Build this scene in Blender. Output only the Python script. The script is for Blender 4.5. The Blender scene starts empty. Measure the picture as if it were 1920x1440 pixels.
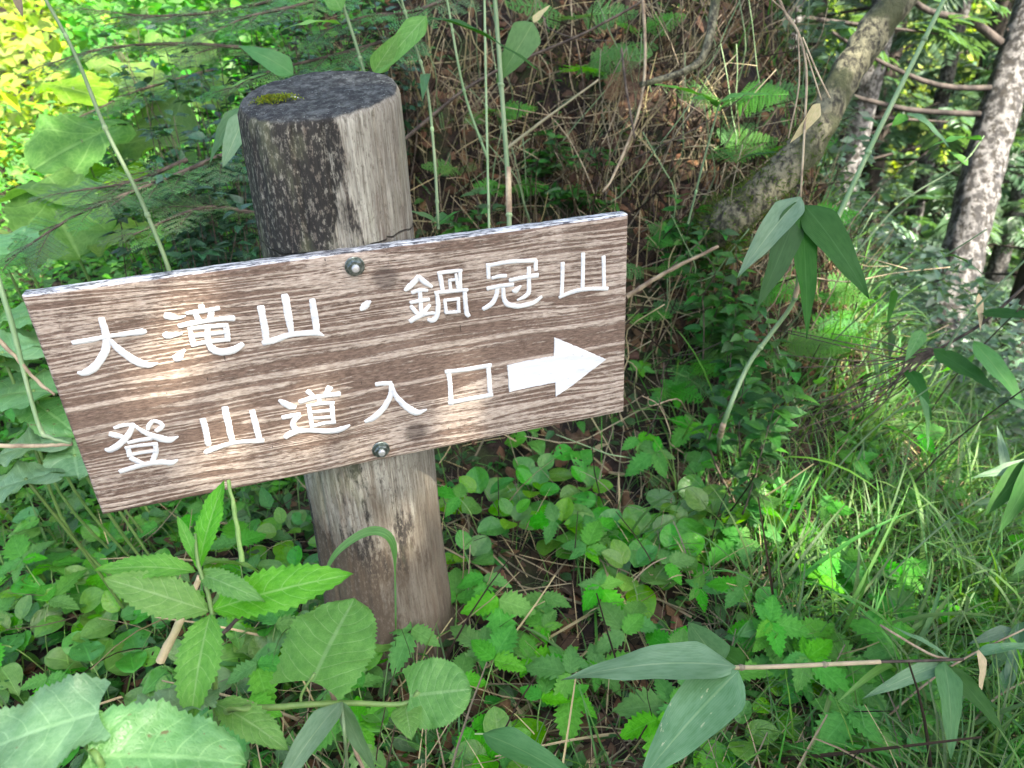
import bpy, math, random
import numpy as np
from mathutils import Matrix, Vector, noise as mnoise
random.seed(7); rs = np.random.RandomState(11)
sc = bpy.context.scene
COL = sc.collection
# ------------------------------------------------------------------ camera, sky, sun, exposure
FPX = 1450.0
CAM = np.array([0.0, 0.0, 1.12])
up = np.array([-150, 2727, FPX]); up = up/np.linalg.norm(up)
fh = np.array([0, 0, -1.0]); fh = fh-up*fh.dot(up); fh /= np.linalg.norm(fh)
RW = np.array([np.cross(fh, up), fh, up])                  # camera axes -> world
def ray(px, py): return RW @ np.array([(px-960)/FPX, -(py-720)/FPX, -1.0])
def U(px, py, d): return CAM + d*ray(px, py)                # world point at a depth along a sight line
def proj(p):
    c = RW.T @ (np.asarray(p)-CAM)
    return (960+FPX*c[0]/-c[2], 720-FPX*c[1]/-c[2], -c[2])
cam_d = bpy.data.cameras.new('camera'); cam = bpy.data.objects.new('camera', cam_d); COL.objects.link(cam)
cam.matrix_world = Matrix.Translation(Vector(CAM)) @ Matrix(RW.tolist()).to_4x4()
cam_d.sensor_width = 36; cam_d.lens = 36*FPX/1920; cam_d.clip_start = 0.02; cam_d.clip_end = 400
cam_d.dof.use_dof = True; cam_d.dof.focus_distance = 1.02; cam_d.dof.aperture_fstop = 7.0
sc.camera = cam
SUN_TO = Vector((0.50, -0.50, 0.85)).normalized()
world = bpy.data.worlds.new('World'); sc.world = world; world.use_nodes = True
wn = world.node_tree; wn.nodes.clear()
sky = wn.nodes.new('ShaderNodeTexSky'); sky.sky_type = 'NISHITA'; sky.sun_disc = False
sky.sun_elevation = math.asin(SUN_TO.z); sky.sun_rotation = math.atan2(SUN_TO.x, SUN_TO.y)
sky.air_density = 0.9; sky.dust_density = 3.0; sky.ozone_density = 0.3
bgn = wn.nodes.new('ShaderNodeBackground'); bgn.inputs['Strength'].default_value = 0.15
won = wn.nodes.new('ShaderNodeOutputWorld')
wn.links.new(sky.outputs[0], bgn.inputs[0]); wn.links.new(bgn.outputs[0], won.inputs[0])
sl = bpy.data.lights.new('sun', 'SUN'); sl.energy = 4.5; sl.angle = math.radians(0.6); sl.color = (1.0, 0.93, 0.80)
so = bpy.data.objects.new('sun', sl); COL.objects.link(so)
so.rotation_euler = (-SUN_TO).to_track_quat('-Z', 'Y').to_euler()
so.location = (6, -6, 12)
sc.view_settings.view_transform = 'Standard'; sc.view_settings.look = 'None'
sc.view_settings.exposure = 2.27; sc.view_settings.gamma = 1.0; sc.view_settings.use_curve_mapping = False
sc.render.engine = 'CYCLES'
sc.cycles.max_bounces = 8; sc.cycles.transmission_bounces = 4; sc.cycles.diffuse_bounces = 5; sc.cycles.transparent_max_bounces = 4

# ------------------------------------------------------------------ materials
def new_mat(name):
    m = bpy.data.materials.new(name); m.use_nodes = True; nt = m.node_tree; nt.nodes.clear(); return m, nt
def nd(nt, t, ins=None, **props):
    n = nt.nodes.new(t)
    for k, v in props.items(): setattr(n, k, v)
    if ins:
        for k, v in ins.items():
            s = n.inputs[k]
            if isinstance(v, bpy.types.NodeSocket): nt.links.new(v, s)
            else: s.default_value = v
    return n
def c4(c): return (c[0], c[1], c[2], 1.0)
def math_n(nt, op, a, b=0.0, c=None, clamp=False):
    ins = {0: a, 1: b}
    if c is not None: ins[2] = c
    return nd(nt, 'ShaderNodeMath', ins, operation=op, use_clamp=clamp).outputs[0]
def sstep(nt, v, lo, hi, a=0.0, b=1.0):
    return nd(nt, 'ShaderNodeMapRange', {0: v, 1: lo, 2: hi, 3: a, 4: b}, interpolation_type='SMOOTHSTEP').outputs[0]
def mixc(nt, f, a, b, bt='MIX'):
    n = nt.nodes.new('ShaderNodeMix'); n.data_type = 'RGBA'; n.blend_type = bt
    for idx, v in ((0, f), (6, a), (7, b)):
        if isinstance(v, bpy.types.NodeSocket): nt.links.new(v, n.inputs[idx])
        else: n.inputs[idx].default_value = v if idx == 0 else c4(v)
    return n.outputs[2]
def noise_n(nt, vec, scale, detail=3, rough=0.55, dim='3D'):
    return nd(nt, 'ShaderNodeTexNoise', {'Vector': vec, 'Scale': scale, 'Detail': detail, 'Roughness': rough}, noise_dimensions=dim).outputs[0]
def mapv(nt, vec, scale=(1, 1, 1), loc=(0, 0, 0)):
    return nd(nt, 'ShaderNodeMapping', {'Vector': vec, 'Scale': scale, 'Location': loc}).outputs[0]
def finish(m, nt, bsdf):
    o = nt.nodes.new('ShaderNodeOutputMaterial'); nt.links.new(bsdf, o.inputs[0]); return m
def principled(nt, col, rough, spec=0.5, normal=None, metallic=0.0, **kw):
    ins = {'Base Color': col if isinstance(col, bpy.types.NodeSocket) else c4(col), 'Roughness': rough, 'Metallic': metallic}
    ins['Specular IOR Level'] = spec
    if normal is not None: ins['Normal'] = normal
    return nd(nt, 'ShaderNodeBsdfPrincipled', ins).outputs[0]
def bump(nt, h, s, d):
    return nd(nt, 'ShaderNodeBump', {'Height': h, 'Strength': s, 'Distance': d}).outputs[0]

def leaf_mat(name, col, vein=None, nv=7, kind='pinnate', rough=0.4, trans=0.35, spec=0.4, hv=0.05, vv=0.5, blotch=None, tcol=None, vs=0.5, eaten=0.0):
    m, nt = new_mat(name)
    rnd = nd(nt, 'ShaderNodeAttribute', attribute_name='rnd').outputs['Fac']
    oi = nd(nt, 'ShaderNodeObjectInfo').outputs['Random']
    r = math_n(nt, 'FRACT', math_n(nt, 'ADD', rnd, oi))
    r2 = math_n(nt, 'FRACT', math_n(nt, 'MULTIPLY', r, 7.31))
    vein = vein or tuple(min(1, c*1.9+0.02) for c in col)
    uv = nd(nt, 'ShaderNodeUVMap').outputs[0]
    sx = nd(nt, 'ShaderNodeSeparateXYZ', {0: uv})
    t = sx.outputs[0]; av = math_n(nt, 'ABSOLUTE', math_n(nt, 'MULTIPLY_ADD', sx.outputs[1], 2.0, -1.0))
    mid = sstep(nt, av, 0.015, 0.07, 1, 0)
    if kind == 'pinnate':
        jit = math_n(nt, 'MULTIPLY', noise_n(nt, uv, 2.5, 1), 0.7)
        s = math_n(nt, 'FRACT', math_n(nt, 'ADD', jit, math_n(nt, 'SUBTRACT', math_n(nt, 'MULTIPLY', t, float(nv)), math_n(nt, 'MULTIPLY', math_n(nt, 'POWER', av, 1.25), nv*0.26))))
        d = math_n(nt, 'ABSOLUTE', math_n(nt, 'SUBTRACT', s, 0.5))
        side = math_n(nt, 'MULTIPLY', sstep(nt, d, 0.012, 0.06, 1, 0), sstep(nt, av, 0.7, 1.0, 1, 0.2))
        vo = nd(nt, 'ShaderNodeTexVoronoi', {'Vector': mapv(nt, uv, (1, 0.8, 1)), 'Scale': nv*4.5}, feature='DISTANCE_TO_EDGE').outputs[0]
        side = math_n(nt, 'MAXIMUM', side, sstep(nt, vo, 0.02, 0.10, 0.28, 0))
        quilt = math_n(nt, 'ADD', sstep(nt, d, 0.0, 0.3, 0, 0.8), sstep(nt, vo, 0.0, 0.3, 0, 0.5))
    elif kind == 'palmate':
        tt_ = math_n(nt, 'SUBTRACT', t, 0.12); vv_ = math_n(nt, 'MULTIPLY', av, 0.55)
        ang = math_n(nt, 'ARCTAN2', vv_, tt_)
        rr_ = math_n(nt, 'SQRT', math_n(nt, 'ADD', math_n(nt, 'MULTIPLY', tt_, tt_), math_n(nt, 'MULTIPLY', vv_, vv_)))
        s = math_n(nt, 'FRACT', math_n(nt, 'ADD', math_n(nt, 'MULTIPLY', ang, nv/3.1416), 0.5))
        d = math_n(nt, 'MULTIPLY', math_n(nt, 'ABSOLUTE', math_n(nt, 'SUBTRACT', s, 0.5)), rr_)
        side = sstep(nt, d, 0.006, 0.022, 1, 0)
        vo = nd(nt, 'ShaderNodeTexVoronoi', {'Vector': uv, 'Scale': 16.0}, feature='DISTANCE_TO_EDGE').outputs[0]
        side = math_n(nt, 'MAXIMUM', side, sstep(nt, vo, 0.02, 0.12, 0.4, 0)); quilt = sstep(nt, vo, 0.0, 0.3, 0, 1)
    else:
        s = math_n(nt, 'FRACT', math_n(nt, 'MULTIPLY', av, float(nv)))
        d = math_n(nt, 'ABSOLUTE', math_n(nt, 'SUBTRACT', s, 0.5))
        side = sstep(nt, d, 0.05, 0.4, 0.3, 0); quilt = sstep(nt, d, 0, 0.4, 0, 0.35)
    vm = math_n(nt, 'MAXIMUM', mid, math_n(nt, 'MULTIPLY', side, 0.75))
    geo = nd(nt, 'ShaderNodeTexCoord').outputs['Object']
    ns = noise_n(nt, uv, 9.0, 4)
    base = mixc(nt, math_n(nt, 'MULTIPLY', vm, vs), col, vein)
    base = mixc(nt, sstep(nt, ns, 0.35, 0.7), base, mixc(nt, 1.0, base, (0.72, 0.82, 0.7), 'MULTIPLY'))
    if blotch:
        bn = noise_n(nt, uv, 5.0, 5, 0.7)
        th = math_n(nt, 'MULTIPLY_ADD', r2, -0.12, 0.72)
        base = mixc(nt, sstep(nt, math_n(nt, 'SUBTRACT', bn, th), 0.0, 0.04), base, blotch)
    if eaten:
        vn = nd(nt, 'ShaderNodeTexVoronoi', {'Vector': nd(nt, 'ShaderNodeVectorMath', {0: mapv(nt, uv, (1, 0.7, 1)), 1: nd(nt, 'ShaderNodeCombineXYZ', {0: math_n(nt, 'MULTIPLY', r, 9.0), 1: r2, 2: 0.0}).outputs[0]}, operation='ADD').outputs[0], 'Scale': 7.0}, feature='F1')
        cell = nd(nt, 'ShaderNodeSeparateXYZ', {0: vn.outputs['Color']})
        rad = math_n(nt, 'MULTIPLY', math_n(nt, 'SUBTRACT', cell.outputs[0], 1.0-eaten), 0.30/eaten*eaten)
        dh = math_n(nt, 'SUBTRACT', math_n(nt, 'ADD', vn.outputs['Distance'], math_n(nt, 'MULTIPLY', math_n(nt, 'SUBTRACT', noise_n(nt, uv, 40, 2), 0.5), 0.12)), rad)
        hole = math_n(nt, 'LESS_THAN', dh, 0.0)
        base = mixc(nt, sstep(nt, dh, 0.0, 0.07, 0.9, 0), base, (0.14, 0.10, 0.04))
    hs = nd(nt, 'ShaderNodeHueSaturation', {'Hue': math_n(nt, 'MULTIPLY_ADD', r, hv, 0.5-hv/2), 'Saturation': math_n(nt, 'MULTIPLY_ADD', r2, 0.3, 0.85),
              'Value': math_n(nt, 'MULTIPLY_ADD', r2, vv, 1.0-vv*0.55), 'Color': base}).outputs[0]
    bh = math_n(nt, 'ADD', math_n(nt, 'MULTIPLY', quilt, 0.7), math_n(nt, 'MULTIPLY', ns, 0.5))
    nrm = bump(nt, bh, 0.45, 0.0012)
    p = principled(nt, hs, rough, spec, nrm)
    tr = nd(nt, 'ShaderNodeBsdfTranslucent', {'Color': mixc(nt, 1.0, hs, tcol or (1.5, 1.7, 0.55), 'MULTIPLY'), 'Normal': nrm}).outputs[0]
    mx = nd(nt, 'ShaderNodeMixShader', {0: trans, 1: p, 2: tr}).outputs[0]
    if eaten: mx = nd(nt, 'ShaderNodeMixShader', {0: hole, 1: mx, 2: nd(nt, 'ShaderNodeBsdfTransparent').outputs[0]}).outputs[0]
    return finish(m, nt, mx)

def simple_mat(name, a, b, scale=30, stretch=(1, 1, 1), rough=0.8, bs=0.5, bd=0.003, c=None, cs=8, cth=(0.5, 0.6), spec=0.3, lo=0.35, hi=0.65):
    m, nt = new_mat(name)
    rnd = nd(nt, 'ShaderNodeAttribute', attribute_name='rnd').outputs['Fac']
    oi = nd(nt, 'ShaderNodeObjectInfo').outputs['Random']
    r = math_n(nt, 'FRACT', math_n(nt, 'ADD', rnd, oi))
    v = mapv(nt, nd(nt, 'ShaderNodeTexCoord').outputs['Object'], stretch)
    n1 = noise_n(nt, v, scale, 5, 0.65)
    col = mixc(nt, sstep(nt, n1, lo, hi), a, b)
    if c:
        n2 = noise_n(nt, v, cs, 4, 0.6); col = mixc(nt, sstep(nt, n2, *cth), col, c)
    col = nd(nt, 'ShaderNodeHueSaturation', {'Value': math_n(nt, 'MULTIPLY_ADD', r, 0.6, 0.7), 'Color': col}).outputs[0]
    return finish(m, nt, principled(nt, col, rough, spec, bump(nt, n1, bs, bd)))

M = {}
M['serrate'] = leaf_mat('nettle_leaf', (0.105, 0.29, 0.035), (0.24, 0.40, 0.14), 8, vs=0.7, rough=0.42, trans=0.36, hv=0.02, vv=0.25, spec=0.3, eaten=.1)
M['broad'] = leaf_mat('broad_leaf', (0.125, 0.26, 0.105), (0.23, 0.39, 0.18), 6, vs=0.8, blotch=(0.12, 0.12, 0.05), rough=0.36, trans=0.22, spec=0.45, hv=0.02, vv=0.25, eaten=.22)
M['coin'] = leaf_mat('coin_leaf', (0.078, 0.25, 0.020), (0.15, 0.34, 0.06), 4, rough=0.26, trans=0.3, spec=0.5, vs=0.4, vv=0.35, eaten=.10)
M['bramble'] = leaf_mat('bramble_leaf', (0.080, 0.285, 0.034), (0.14, 0.38, 0.08), 7, rough=0.5, trans=0.36, spec=0.18, vs=0.5, vv=0.3, hv=0.03)
M['lily'] = leaf_mat('lily_leaf', (0.080, 0.24, 0.042), None, 9, 'parallel', rough=0.36, trans=0.3, spec=0.4, blotch=(0.2, 0.2, 0.08), vv=0.35, eaten=.35)
M['sasa'] = leaf_mat('bamboo_leaf', (0.060, 0.165, 0.045), (0.16, 0.26, 0.10), 13, 'parallel', rough=0.45, trans=0.3, spec=0.35, hv=0.03)
M['sasa_pale'] = leaf_mat('bamboo_leaf_pale', (0.11, 0.20, 0.10), (0.28, 0.36, 0.20), 13, 'parallel', rough=0.42, trans=0.2, spec=0.4, hv=0.02, vv=0.2, blotch=(0.3, 0.33, 0.2))
M['sasa_dark'] = leaf_mat('bamboo_leaf_dark', (0.028, 0.088, 0.016), (0.07, 0.15, 0.05), 13, 'parallel', rough=0.5, trans=0.3, spec=0.2, hv=0.02, vv=0.2)
M['grass'] = leaf_mat('grass_blade', (0.085, 0.190, 0.040), None, 3, 'parallel', rough=0.42, trans=0.38, hv=0.06, vv=0.6)
M['under'] = leaf_mat('undergrowth_leaf', (0.042, 0.130, 0.026), None, 4, rough=0.42, trans=0.32, hv=0.04, vv=0.6)
M['fern'] = leaf_mat('fern_leaf', (0.090, 0.26, 0.045), None, 4, rough=0.5, trans=0.4, hv=0.04)
M['fuki'] = leaf_mat('butterbur_leaf', (0.14, 0.29, 0.035), (0.28, 0.45, 0.10), 5, 'palmate', vs=0.9, rough=0.55, trans=0.5, hv=0.04, vv=0.35, spec=0.25, eaten=.15)
M['needle'] = leaf_mat('conifer_needle', (0.085, 0.23, 0.055), None, 2, 'parallel', rough=0.35, trans=0.28, hv=0.05, vv=0.6, tcol=(1.2, 1.4, 0.6))
M['shrub'] = leaf_mat('shrub_leaf', (0.035, 0.09, 0.045), None, 4, rough=0.25, trans=0.2, spec=0.6, hv=0.04)
M['canopy'] = leaf_mat('tree_leaf', (0.075, 0.155, 0.045), None, 3, 'parallel', rough=0.45, trans=0.4, hv=0.10, vv=0.7)
M['forest'] = leaf_mat('forest_leaf', (0.085, 0.150, 0.085), None, 3, 'parallel', rough=0.35, trans=0.35, spec=0.6, hv=0.05, vv=0.7)  # hue pushed to blue-green in place of airy haze
M['yellow'] = leaf_mat('sun_tinted_leaf', (0.27, 0.34, 0.05), None, 3, 'parallel', rough=0.6, trans=0.4, hv=0.06, vv=0.5)  # bright yellow base colour carries the look of sunlight
M['dead'] = leaf_mat('dead_leaf', (0.125, 0.07, 0.043), (0.19, 0.12, 0.075), 6, rough=0.75, trans=0.12, spec=0.2, hv=0.03, vv=0.9, tcol=(1.2, 0.8, 0.5))
M['straw'] = leaf_mat('dry_blade', (0.36, 0.29, 0.175), (0.46, 0.39, 0.26), 6, 'parallel', rough=0.7, trans=0.2, spec=0.2, hv=0.03, vv=0.9, tcol=(1.1, 0.9, 0.6))
M['moss'] = leaf_mat('moss_tuft', (0.17, 0.20, 0.030), None, 3, 'parallel', rough=0.8, trans=0.3, spec=0.1, hv=0.06, vv=0.7)
M['moss2'] = leaf_mat('bank_moss_tuft', (0.075, 0.105, 0.024), None, 3, 'parallel', rough=0.8, trans=0.3, spec=0.1, hv=0.06, vv=0.7)
M['root'] = leaf_mat('rootlet', (0.050, 0.034, 0.024), (0.08, 0.06, 0.045), 6, 'parallel', rough=0.8, trans=0.1, spec=0.1, hv=0.03, vv=0.9, tcol=(1.1, 0.9, 0.6))
M['stem'] = simple_mat('green_stem', (0.10, 0.19, 0.045), (0.16, 0.25, 0.07), 40, rough=0.45, bd=0.0005)
M['culm'] = simple_mat('bamboo_stem', (0.13, 0.21, 0.09), (0.21, 0.28, 0.14), 25, (1, 1, 0.2), rough=0.45, bd=0.0004)
M['drystem'] = simple_mat('dry_stem', (0.17, 0.12, 0.075), (0.36, 0.29, 0.18), 30, rough=0.75, bd=0.0008)
M['twig'] = simple_mat('dark_twig', (0.035, 0.026, 0.02), (0.11, 0.085, 0.06), 40, rough=0.85, bd=0.001)
M['bark'] = simple_mat('mossy_bark', (0.03, 0.027, 0.018), (0.20, 0.185, 0.11), 60, (1, 1, 0.6), bs=1.0, bd=0.012, c=(0.065, 0.07, 0.03), cs=14, cth=(0.48, 0.64), lo=.38, hi=.6)
M['birch'] = simple_mat('birch_bark', (0.04, 0.037, 0.035), (0.20, 0.19, 0.18), 24, (1, 1, 0.8), bs=1.0, bd=0.012, c=(0.04, 0.035, 0.028), cs=34, cth=(0.52, 0.6), lo=.42, hi=.58)
M['darkbark'] = simple_mat('dark_bark', (0.022, 0.018, 0.015), (0.075, 0.06, 0.05), 14, (1, 1, 0.3), bs=1, bd=0.01)
M['soil'] = simple_mat('soil', (0.012, 0.009, 0.007), (0.050, 0.032, 0.022), 22, bs=1, bd=0.02, c=(0.035, 0.045, 0.016), cs=4, cth=(0.48, 0.62), rough=0.95)

# weathered log
def make_log_mat():
    m, nt = new_mat('weathered_log')
    ob = nd(nt, 'ShaderNodeTexCoord').outputs['Object']
    s = nd(nt, 'ShaderNodeSeparateXYZ', {0: ob}); x, y, z = s.outputs
    fib = noise_n(nt, mapv(nt, ob, (1, 1, 0.06)), 230, 6, 0.75)
    strk = noise_n(nt, mapv(nt, ob, (1, 1, 0.14), (3, 1, 0)), 34, 6, 0.72)
    spk = noise_n(nt, mapv(nt, ob, (1, 1, 0.5)), 210, 3, 0.7)
    patch = noise_n(nt, mapv(nt, ob, (1, 1, 0.35), (0.7, 0, 0.4)), 8, 7, 0.72)
    col = mixc(nt, sstep(nt, fib, 0.3, 0.68), (0.12, 0.105, 0.08), (0.42, 0.40, 0.325))
    col = mixc(nt, math_n(nt, 'MULTIPLY', sstep(nt, strk, 0.52, 0.62), 0.6), col, (0.135, 0.098, 0.072))
    col = mixc(nt, math_n(nt, 'MULTIPLY', sstep(nt, spk, 0.54, 0.66), 0.5), col, (0.07, 0.055, 0.042))
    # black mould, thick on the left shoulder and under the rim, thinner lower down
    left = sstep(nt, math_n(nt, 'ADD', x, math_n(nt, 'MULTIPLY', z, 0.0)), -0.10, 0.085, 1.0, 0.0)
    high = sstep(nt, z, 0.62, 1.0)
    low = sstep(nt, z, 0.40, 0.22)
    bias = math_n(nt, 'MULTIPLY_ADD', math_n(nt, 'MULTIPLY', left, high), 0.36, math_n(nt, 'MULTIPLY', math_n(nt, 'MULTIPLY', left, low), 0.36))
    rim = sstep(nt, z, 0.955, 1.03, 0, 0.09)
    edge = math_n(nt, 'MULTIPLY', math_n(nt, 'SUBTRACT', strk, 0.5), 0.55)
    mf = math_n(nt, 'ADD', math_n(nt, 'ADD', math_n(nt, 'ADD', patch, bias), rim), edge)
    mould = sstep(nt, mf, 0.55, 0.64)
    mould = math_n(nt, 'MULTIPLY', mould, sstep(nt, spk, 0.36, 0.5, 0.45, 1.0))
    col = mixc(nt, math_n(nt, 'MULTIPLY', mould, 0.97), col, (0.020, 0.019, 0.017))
    rt = math_n(nt, 'MULTIPLY', sstep(nt, math_n(nt, 'ADD', x, math_n(nt, 'MULTIPLY', math_n(nt, 'SUBTRACT', strk, 0.5), 0.12)), 0.06, 0.10), 0.45)
    col = mixc(nt, rt, col, (0.10, 0.078, 0.06))
    gm = noise_n(nt, mapv(nt, ob, (1, 1, 0.4), (9, 3, 1)), 16, 4, 0.6)
    col = mixc(nt, math_n(nt, 'MULTIPLY', sstep(nt, gm, 0.5, 0.65), 0.35), col, (0.19, 0.20, 0.11))
    col = mixc(nt, math_n(nt, 'MULTIPLY', sstep(nt, math_n(nt, 'ADD', z, math_n(nt, 'MULTIPLY', math_n(nt, 'SUBTRACT', strk, 0.5), 0.9)), 0.44, 0.22), 0.72), col, (0.10, 0.072, 0.047))
    # drying crack around the log
    cz = math_n(nt, 'ADD', z, math_n(nt, 'MULTIPLY', noise_n(nt, ob, 9, 3), 0.03))
    ck = sstep(nt, math_n(nt, 'ABSOLUTE', math_n(nt, 'SUBTRACT', cz, 0.792)), 0.0005, 0.0017, 1, 0)
    col = mixc(nt, math_n(nt, 'MULTIPLY', ck, 0.85), col, (0.03, 0.025, 0.02))
    # end grain
    geo = nd(nt, 'ShaderNodeNewGeometry'); nz = nd(nt, 'ShaderNodeSeparateXYZ', {0: geo.outputs['Normal']}).outputs[2]
    r = nd(nt, 'ShaderNodeVectorMath', {0: mapv(nt, ob, (1, 1, 0))}, operation='LENGTH').outputs['Value']
    rw = math_n(nt, 'ADD', r, math_n(nt, 'MULTIPLY', noise_n(nt, ob, 11, 3), 0.02))
    ring = math_n(nt, 'SINE', math_n(nt, 'MULTIPLY', rw, 900.0))
    tn = noise_n(nt, ob, 60, 6, 0.75); tn2 = noise_n(nt, ob, 300, 3, 0.7)
    top = mixc(nt, sstep(nt, tn, 0.42, 0.66), (0.018, 0.019, 0.019), (0.10, 0.107, 0.10))
    top = mixc(nt, sstep(nt, tn2, 0.60, 0.72), top, (0.26, 0.28, 0.26))
    top = mixc(nt, math_n(nt, 'MULTIPLY', sstep(nt, ring, 0.2, 0.9), 0.35), top, (0.03, 0.03, 0.03))
    col = mixc(nt, sstep(nt, nz, 0.5, 0.8), col, top)
    h = math_n(nt, 'ADD', math_n(nt, 'MULTIPLY', fib, 1.0), math_n(nt, 'MULTIPLY', strk, 1.2))
    h = math_n(nt, 'SUBTRACT', math_n(nt, 'ADD', h, math_n(nt, 'MULTIPLY', tn, 0.5)), math_n(nt, 'MULTIPLY', ck, 1.0))
    return finish(m, nt, principled(nt, col, 0.88, 0.25, bump(nt, h, 0.9, 0.004)))
M['log'] = make_log_mat()

def make_board_mat():
    m, nt = new_mat('worn_stained_board')
    ob = nd(nt, 'ShaderNodeTexCoord').outputs['Object']      # x along the board, z up, y through
    s = nd(nt, 'ShaderNodeSeparateXYZ', {0: ob}); x, y, z = s.outputs
    warp = math_n(nt, 'MULTIPLY', math_n(nt, 'SUBTRACT', noise_n(nt, mapv(nt, ob, (1, 1, 1.6)), 2.6, 2, 0.4), 0.5), 0.045)
    zz = math_n(nt, 'ADD', z, warp)
    vec = nd(nt, 'ShaderNodeCombineXYZ', {0: math_n(nt, 'MULTIPLY', x, 0.035), 1: math_n(nt, 'MULTIPLY', y, 0.3), 2: zz}).outputs[0]
    # growth rings: rings crowd towards both edges of the board
    dense = sstep(nt, math_n(nt, 'ABSOLUTE', math_n(nt, 'ADD', z, 0.012)), 0.02, 0.10)
    rA = noise_n(nt, vec, 75, 2, 0.5); rB = noise_n(nt, vec, 175, 3, 0.6)
    ring = mixc(nt, dense, rA, rB)
    fine = noise_n(nt, mapv(nt, vec, (6, 1, 1)), 420, 4, 0.7)
    spk = noise_n(nt, mapv(nt, ob, (0.33, 1, 1.7)), 190, 5, 0.78)
    blot = noise_n(nt, mapv(nt, ob, (0.8, 1, 1.5), (2.3, 0, 0.9)), 9, 5, 0.65)
    lobr = math_n(nt, 'ADD', sstep(nt, z, -0.05, -0.13), math_n(nt, 'MULTIPLY', sstep(nt, z, 0.03, 0.09), 0.75))
    ph = math_n(nt, 'ADD', math_n(nt, 'MULTIPLY', zz, 92.0), math_n(nt, 'MULTIPLY', noise_n(nt, vec, 24, 2, 0.5), 14.0))
    line = sstep(nt, math_n(nt, 'SINE', math_n(nt, 'MULTIPLY', ph, 6.2832)), -0.1, 0.95)
    midz = sstep(nt, math_n(nt, 'ABSOLUTE', math_n(nt, 'ADD', z, 0.012)), 0.015, 0.06)
    wear = math_n(nt, 'ADD', math_n(nt, 'MULTIPLY', line, 0.15), math_n(nt, 'MULTIPLY', ring, 0.62))
    wear = math_n(nt, 'ADD', wear, math_n(nt, 'MULTIPLY', math_n(nt, 'SUBTRACT', spk, 0.5), 0.52))
    wear = math_n(nt, 'ADD', wear, math_n(nt, 'MULTIPLY', math_n(nt, 'SUBTRACT', blot, 0.5), 0.50))
    wear = math_n(nt, 'ADD', wear, math_n(nt, 'ADD', math_n(nt, 'MULTIPLY', lobr, 0.055), math_n(nt, 'MULTIPLY', midz, 0.10)))
    w = sstep(nt, wear, 0.44, 0.525)
    # three broad pale latewood bands
    for z0, hw, k in ((0.004, 0.0034, 1.0), (-0.038, 0.0026, 0.9), (0.030, 0.002, 0.6)):
        l = sstep(nt, math_n(nt, 'ABSOLUTE', math_n(nt, 'SUBTRACT', math_n(nt, 'ADD', zz, math_n(nt, 'MULTIPLY', math_n(nt, 'SUBTRACT', spk, 0.5), 0.004)), z0)), hw*0.6, hw*1.35, k, 0)
        w = math_n(nt, 'MAXIMUM', w, l)
    stain = mixc(nt, sstep(nt, fine, 0.3, 0.7), (0.074, 0.047, 0.033), (0.20, 0.137, 0.10))
    stain = mixc(nt, math_n(nt, 'MULTIPLY', sstep(nt, blot, 0.5, 0.62), 0.4), stain, (0.20, 0.14, 0.105))
    pale = mixc(nt, sstep(nt, fine, 0.35, 0.65), (0.28, 0.215, 0.165), (0.46, 0.385, 0.31))
    dash = noise_n(nt, mapv(nt, ob, (0.22, 1, 1.9), (1, 4, 2)), 330, 4, 0.75)
    w = math_n(nt, 'MAXIMUM', w, math_n(nt, 'MULTIPLY', sstep(nt, math_n(nt, 'ADD', dash, math_n(nt, 'MULTIPLY', blot, 0.25)), 0.72, 0.80), 0.6))
    dk = noise_n(nt, mapv(nt, ob, (0.18, 1, 1.9), (7, 4, 2)), 260, 4, 0.75)
    w = math_n(nt, 'MULTIPLY', w, sstep(nt, dk, 0.36, 0.44, 0.25, 1))
    col = mixc(nt, w, stain, pale)
    # hairline marks across the grain
    hl = noise_n(nt, mapv(nt, ob, (1, 1, 0.25), (5, 0, 0)), 330, 2, 0.4)
    hm = noise_n(nt, ob, 14, 2)
    cr = math_n(nt, 'MULTIPLY', sstep(nt, hl, 0.70, 0.73), sstep(nt, hm, 0.5, 0.6))
    col = mixc(nt, math_n(nt, 'MULTIPLY', cr, 0.85), col, (0.04, 0.028, 0.022))
    for bx_, bz_ in ((0.038, 0.118), (0.052, -0.122)):
        dd = nd(nt, 'ShaderNodeVectorMath', {0: ob, 1: (bx_, 0, bz_)}, operation='DISTANCE').outputs['Value']
        hal = sstep(nt, math_n(nt, 'ADD', dd, math_n(nt, 'MULTIPLY', spk, 0.018)), 0.019, 0.032, 0.65, 0)
        col = mixc(nt, hal, col, (0.045, 0.03, 0.024))
    st = noise_n(nt, mapv(nt, ob, (1, 1, 0.5), (4, 0, 2)), 7, 5, 0.7)
    col = mixc(nt, math_n(nt, 'MULTIPLY', sstep(nt, st, 0.52, 0.66), 0.45), col, mixc(nt, 1.0, col, (0.62, 0.60, 0.56), 'MULTIPLY'))
    # upper edge: wood with dark lines, skylight painted in as grey-white
    geo = nd(nt, 'ShaderNodeNewGeometry'); nz = nd(nt, 'ShaderNodeSeparateXYZ', {0: geo.outputs['Normal']}).outputs[2]
    ev = nd(nt, 'ShaderNodeCombineXYZ', {0: math_n(nt, 'MULTIPLY', x, 0.05), 1: y, 2: 0.0}).outputs[0]
    en = noise_n(nt, ev, 330, 4, 0.7); en2 = noise_n(nt, mapv(nt, ob, (0.5, 1, 1)), 120, 4, 0.75)
    ef = math_n(nt, 'ADD', math_n(nt, 'MULTIPLY', en, 0.6), math_n(nt, 'MULTIPLY', en2, 0.4))
    edge = mixc(nt, sstep(nt, ef, 0.45, 0.54), (0.05, 0.05, 0.055), (0.55, 0.56, 0.55))
    col = mixc(nt, sstep(nt, nz, 0.45, 0.75), col, edge)
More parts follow.
